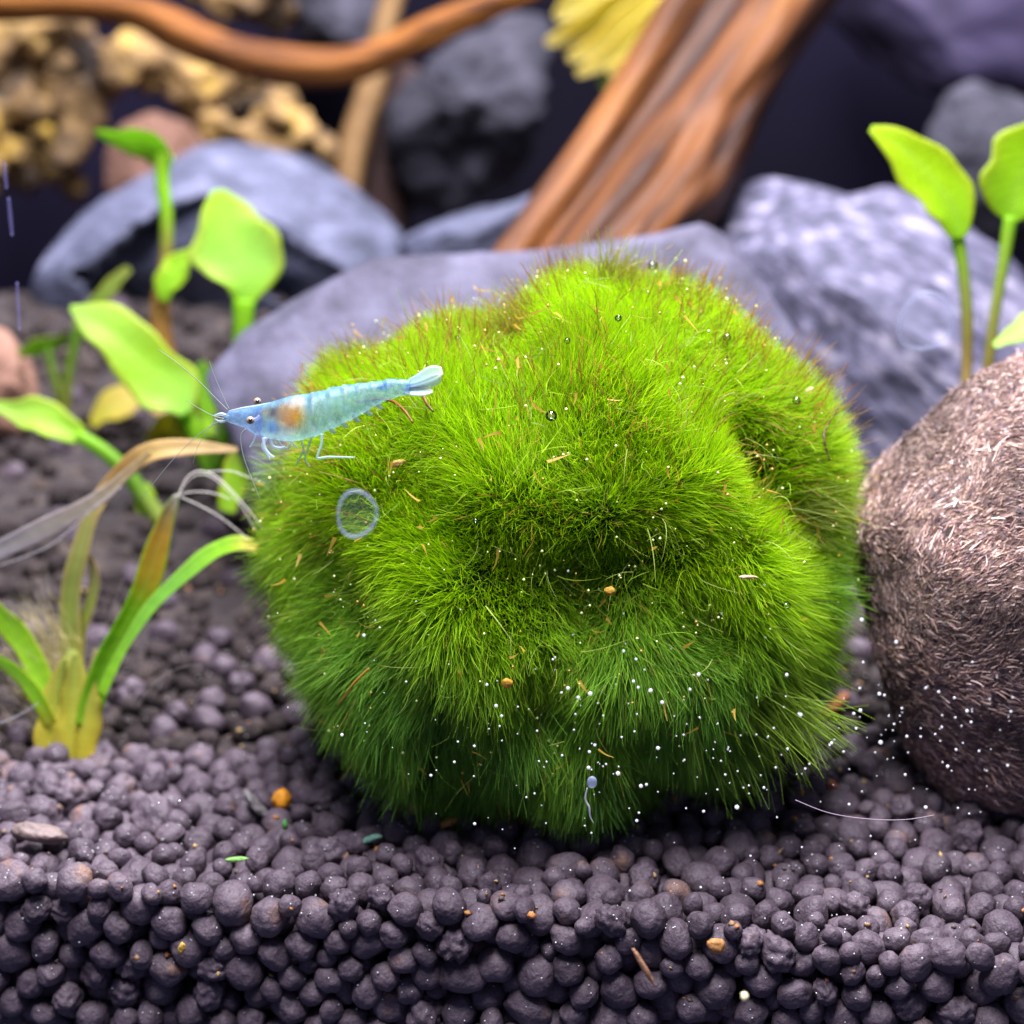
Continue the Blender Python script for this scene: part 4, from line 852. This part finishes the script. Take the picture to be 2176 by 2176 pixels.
for x, y in ((700, 910), (726, 898), (752, 886), (778, 872), (800, 858)):
    limb('swimmeret', [(x, y - 6), (x + 6, y + 6), (x + 14, y + 9)], [5, 5, 1.5], (0.34, 0.5, 0.5), SD)
for pts, hw, rl in [([(862, 818), (890, 808), (920, 794), (940, 788)], [7, 13, 17, 8], 0.3), ([(862, 822), (892, 818), (925, 806), (936, 800)], [6, 10, 12, 5], -0.4), ([(862, 824), (890, 822), (915, 822)], [6, 5, 1.5], 0.1), ([(858, 832), (885, 833), (905, 832), (920, 832)], [6, 9, 9, 3], 0.4), ([(860, 828), (885, 828), (908, 826)], [5, 8, 3], -0.2)]:
    v, f, al, ac = blade(px_path(pts, SD), [h * pxs(SD) for h in hw], rl, 0.15, 0.006, n=18)
    c = ramp(al, [(0, (0.3, 0.5, 0.72)), (0.4, (0.42, 0.6, 0.62)), (0.85, (0.45, 0.6, 0.5)), (1, (0.75, 0.8, 0.75))])
    mobj('tail_fan', (v, f), M['shrimp_clear'], shr, colors=c)

# ------------------------------------------------------------------ small bits
def crumb(name, label, cat, px, py, r, col, d=None, stretch=(1, 1, 1), seed=0, group=None):
    if d is None: p, dd = ground_at(px, py); dd -= r * pxs(dd) * 1.0 + 0.12
    else: dd = d
    c = at_d(px, py, dd); v, f = pellet_shape(I2, 900 + seed)
    cs, sn = math.cos(seed * 1.7), math.sin(seed * 1.7)
    v = v * np.array(stretch) * r * pxs(dd)
    v = v @ np.array([[cs, 0, sn], [0, 1, 0], [-sn, 0, cs]])
    u = rng.random((len(v), 1)); o = mobj(name, (v + c, f), M['bit'], colors=np.array([col]) * (0.75 + 0.5 * u))
    return tag(o, label, cat, group)
crumb('orange_grain', 'bright orange grain lying among the dark pellets', 'grain', 598, 1700, 23, (0.62, 0.25, 0.01), stretch=(1, 1, 0.95), seed=1)
crumb('gravel_chip', 'pale yellow chip on the soil just under the front of the moss ball', 'chip', 882, 1718, 13, (0.6, 0.45, 0.15), stretch=(0.8, 0.8, 1.3), seed=3)
crumb('gravel_chip', 'small orange chip on the soil right of the pale yellow chip', 'chip', 952, 1748, 13, (0.5, 0.22, 0.06), stretch=(1.3, 0.8, 0.8), seed=4)
crumb('gravel_chip', 'grey-white chip lying beside the bright orange grain', 'chip', 545, 1712, 22, (0.16, 0.15, 0.15), stretch=(1.4, 0.8, 0.6), seed=5)
crumb('gravel_chip', 'rusty ring-like chip on the soil in the shade beside the husk', 'chip', 1775, 1500, 26, (0.3, 0.1, 0.03), stretch=(1.2, 0.9, 0.5), seed=6)
crumb('gravel_chip', 'small rusty chip on the soil below the husk', 'chip', 1770, 1668, 12, (0.35, 0.13, 0.05), stretch=(1.1, 0.8, 0.8), seed=7)
crumb('gravel_chip', 'tan chip on the soil at the front glass below the moss ball', 'chip', 1523, 2010, 18, (0.35, 0.17, 0.05), stretch=(0.8, 0.8, 1.4), seed=8)
crumb('gravel_chip', 'orange fleck sitting on a pellet below the front of the moss ball', 'chip', 1130, 1945, 9, (0.45, 0.18, 0.05), seed=9)
crumb('gravel_chip', 'yellow fleck on the dark pellets at the lower edge of the glass', 'chip', 386, 2016, 10, (0.42, 0.27, 0.05), stretch=(1.4, .8, .8), seed=10)
crumb('gravel_chip', 'pinkish chip among pellets at the soil surface far from the orange grain', 'chip', 80, 1770, 30, (0.16, 0.12, 0.11), stretch=(1.3, 1, 0.8), seed=11)
crumb('gravel_chip', 'white chip pressed to the glass at the bottom near the husk side', 'chip', 1582, 2118, 9, (0.7, 0.65, 0.4), d=12.6, seed=12)
crumb('moss_scrap', 'loose pale green scrap lying on the pellets below the orange grain', 'scrap', 502, 1826, 22, (0.2, 0.42, 0.1), stretch=(1.1, 0.25, 0.25), seed=13)
crumb('moss_scrap', 'tiny dark green scrap touching the soil beneath the orange grain', 'scrap', 606, 1755, 15, (0.08, 0.28, 0.06), stretch=(0.4, 0.4, 1.2), seed=0)
crumb('moss_scrap', 'blue-green scrap on the pellets left of the orange chip', 'scrap', 790, 1782, 16, (0.12, 0.26, 0.2), stretch=(1.3, 0.6, 0.5), seed=15)
crumb('leaf_scrap', 'thin tan sliver lying on the front pellets right of the middle', 'scrap', 1368, 2055, 32, (0.36, 0.19, 0.1), stretch=(1.3, 0.2, 0.2), seed=16)
o = crumb('debris_flake', 'cream flake caught in the upper right side of the moss', 'flake', 1712, 845, 24, (0.8, 0.62, 0.4), d=15.2, stretch=(0.45, 0.4, 1.2), seed=20)
o = crumb('debris_flake', 'small pinkish stick lodged in the lower right of the moss', 'flake', 1590, 1226, 15, (0.5, 0.32, 0.2), d=13.9, stretch=(1.3, 0.35, 0.3), seed=0)
o = crumb('debris_flake', 'tan forked sliver stuck in the moss below the shrimp tail', 'flake', 845, 985, 16, (0.42, 0.26, 0.06), d=14.15, stretch=(0.3, 0.3, 1.3), seed=14)
o = crumb('debris_flake', 'ochre flake in the dark hollow of the moss', 'flake', 1296, 1256, 12, (0.5, 0.28, 0.03), d=13.9, stretch=(0.8, 0.5, 1.1), seed=23)
o = crumb('debris_flake', 'small orange flake at the dark crease low on the moss', 'flake', 1078, 1452, 12, (0.5, 0.26, 0.02), d=13.7, stretch=(1, 0.5, 1), seed=24)
for q, (pts, lab) in enumerate([([(815, 890), (840, 889), (862, 888), (885, 893), (910, 912), (932, 940)], 'reddish-brown curved fibre lying on the moss beside the shrimp tail'), ([(938, 868), (944, 885), (955, 905), (968, 920)], 'short brown fibre on the moss right of the shrimp tail'),
                                ([(800, 1435), (825, 1410), (840, 1390), (858, 1370)], 'orange fibre lying in the lower left moss'), ([(1700, 905), (1685, 935), (1678, 960), (1690, 1000)], 'dark wiry fibre over the right shoulder of the moss')]):
    P = np.array([on_ball(x, y, 0.03) for x, y in pts]); v, f = tube(P, [0.012, 0.014, 0.008], 24, 6)
    o = mobj('plant_fibre', (v, f), M['thread'], colors=np.tile([[(0.22, 0.07, 0.015), (0.16, 0.08, 0.015), (0.5, 0.25, 0.04), (0.1, 0.06, 0.02)][q]], (len(v), 1))); tag(o, lab, 'fibre')

# ------------------------------------------------------------------ bubbles
bub = new_mesh('air_bubble', *I2); bub.materials.append(M['bubble'])
bubc = new_mesh('air_bubble', *I3); bubc.materials.append(M['clear_bubble'])
def bubble(p, r, label, group=None, me=None):
    o = bpy.data.objects.new('air_bubble', me or bub); COL.objects.link(o); o.location = tuple(p); o.scale = (r, r, r * 0.92); return tag(o, label, 'bubble', group)
def on_glass(px, py, back=0.03):
    dv = Fv + Rv * ((px - 1088) / 1088 * TH) - Uv * ((py - 1088) / 1088 * TH)
    # plane y + 0.14 x + 2.85 = back
    t = (back - 2.85 - CAM[1] - 0.14 * CAM[0]) / (dv[1] + 0.14 * dv[0]); return CAM + dv * t
rb = random.Random(5); nb = 0
while nb < 270:
    m = rb.random()
    if m < 0.5: x, y = rb.gauss(1330, 260), rb.gauss(1580, 110)
    elif m < 0.86: x, y = rb.gauss(1920, 170), rb.gauss(1560, 110)
    elif m < 0.94: x, y = rb.uniform(650, 1750), rb.uniform(1180, 1500)
    else: x, y = rb.uniform(200, 2100), rb.uniform(1250, 1850)
    if not (40 < x < 2170 and 1160 < y < 1900): continue
    r = min(4.8, 1.05 + rb.expovariate(1.15)) * pxs(13.5)
    zn = ('in front of the fibrous husk', 'bubbles in front of the husk') if x > 1690 else ('in front of the lower moss ball', 'bubbles in front of the moss ball') if 640 < x and y < 1640 else ('over the soil below the moss ball', 'bubbles over the soil below the moss') if x > 640 else ('over the soil beside the grass-like plant', 'bubbles over the soil by the grass-like plant')
    bubble(on_glass(x, y, r * 1.02), r, 'tiny white air bubble on the glass ' + zn[0], zn[1]); nb += 1
for x, y, r, lab in [(1175, 921, 13, 'white bubble nestled in the bright moss at the edge of the shaded hollow'), (1590, 1262, 10, 'white bubble in the moss under the pinkish stick'), (1378, 592, 12, 'bubble at the very top of the moss ball'), (1294, 754, 8, 'small bubble in the upper middle of the moss'),
                     (972, 716, 7, 'small bubble on the upper left shoulder of the moss'), (1204, 772, 8, 'bubble in the bright moss left of the upper middle bubble'), (1634, 885, 10, 'oval white bubble beside the cream flake'), (1053, 1490, 9, 'white bubble low in the dark crease of the moss'), (1040, 1112, 7, 'bubble at the left rim of the shaded hollow'), (1512, 757, 10, 'dull bubble on the upper right slope of the moss')]:
    bubble(on_ball(x, y, 0.02), r * PB * 0.85, lab, me=bubc)
# marks on the glass
def ring_mark(name, label, cat, px, py, rx, ry, rim, rot=0.0):
    t = thing(name, label, cat, on_glass(px, py, -0.52))
    o0 = ORG[t.name]; ex = unit([1, -0.14, 0]); ez = np.array([0, 0, 1.0]); n = np.cross(ex, ez)
    k = pxs(13.0); pts = []
    for i in range(41):
        a = 2 * math.pi * i / 40; q = 1 + 0.04 * math.sin(3 * a + 1)
        xx_, zz_ = rx * k * math.cos(a) * q, ry * k * math.sin(a) * q
        pts.append(o0 + ex * (xx_ * math.cos(rot) - zz_ * math.sin(rot)) + ez * (xx_ * math.sin(rot) + zz_ * math.cos(rot)))
    pts = np.array(pts)
    v, f = tube(pts, [rim * k] * 41, 80, 6); mobj('rim', (v, f), M['film_rim'], t)
    # shallow dome
    V = [o0 + n * 0.02]; m = 40
    for s in (0.5, 0.97):
        for i in range(m): V.append(o0 + (pts[i] - o0) * s + n * 0.02 * (1 - s * s))
    F = [(0, 1 + i, 1 + (i + 1) % m) for i in range(m)] + [(1 + i, 1 + m + i, 1 + m + (i + 1) % m, 1 + (i + 1) % m) for i in range(m)]
    mobj('film', (np.array(V), F), M['film'], t)
ring_mark('water_mark', 'pale ring-shaped water mark over the left side of the moss', 'water mark', 758, 1092, 40, 50, 4, -0.25)
ring_mark('water_mark', 'pale ring-shaped water mark in front of the rough mottled stone', 'water mark', 1966, 684, 48, 56, 3.5, -0.5)
for q, (x0, y0, x1, y1, lab) in enumerate([(8, 345, 14, 400, 'short violet streak on the glass near the ochre stone'), (18, 420, 26, 500, 'middle violet streak of the dashed line on the glass'), (36, 600, 42, 700, 'lowest violet streak of the dashed line on the glass')]):
    P = np.array([on_glass(x0, y0, -0.515), on_glass((x0 + x1) / 2, (y0 + y1) / 2, -0.515), on_glass(x1, y1, -0.515)]); v, f = tube(P, [0.01, 0.014, 0.01], 10, 6)
    tag(mobj('water_streak', (v, f), M['streak']), lab, 'streak')
# pale blob with a tail at the foot of the ball
bl = thing('pale_larva', 'tiny pale blue blob with a thin white tail at the foot of the moss ball', 'larva', on_glass(1258, 1662, 0.06))
c = ORG[bl.name]; mobj('blob', (I2[0] * np.array([11, 7, 14]) * pxs(13.4) + c, I2[1]), make_mat('pale_blob', color=(0.42, 0.5, 0.68), rough=0.3, transl=0.3, transp=0.5), bl)
v, f = tube(np.array([on_glass(x, y, 0.05) for x, y in [(1248, 1674), (1244, 1698), (1252, 1716), (1254, 1735), (1262, 1750)]]), [0.003, 0.008, 0.009, 0.006, 0.002], 18, 6)
mobj('tail', (v, f), M['thread'], bl, colors=np.tile([[0.6, 0.62, 0.66]], (len(v), 1)))
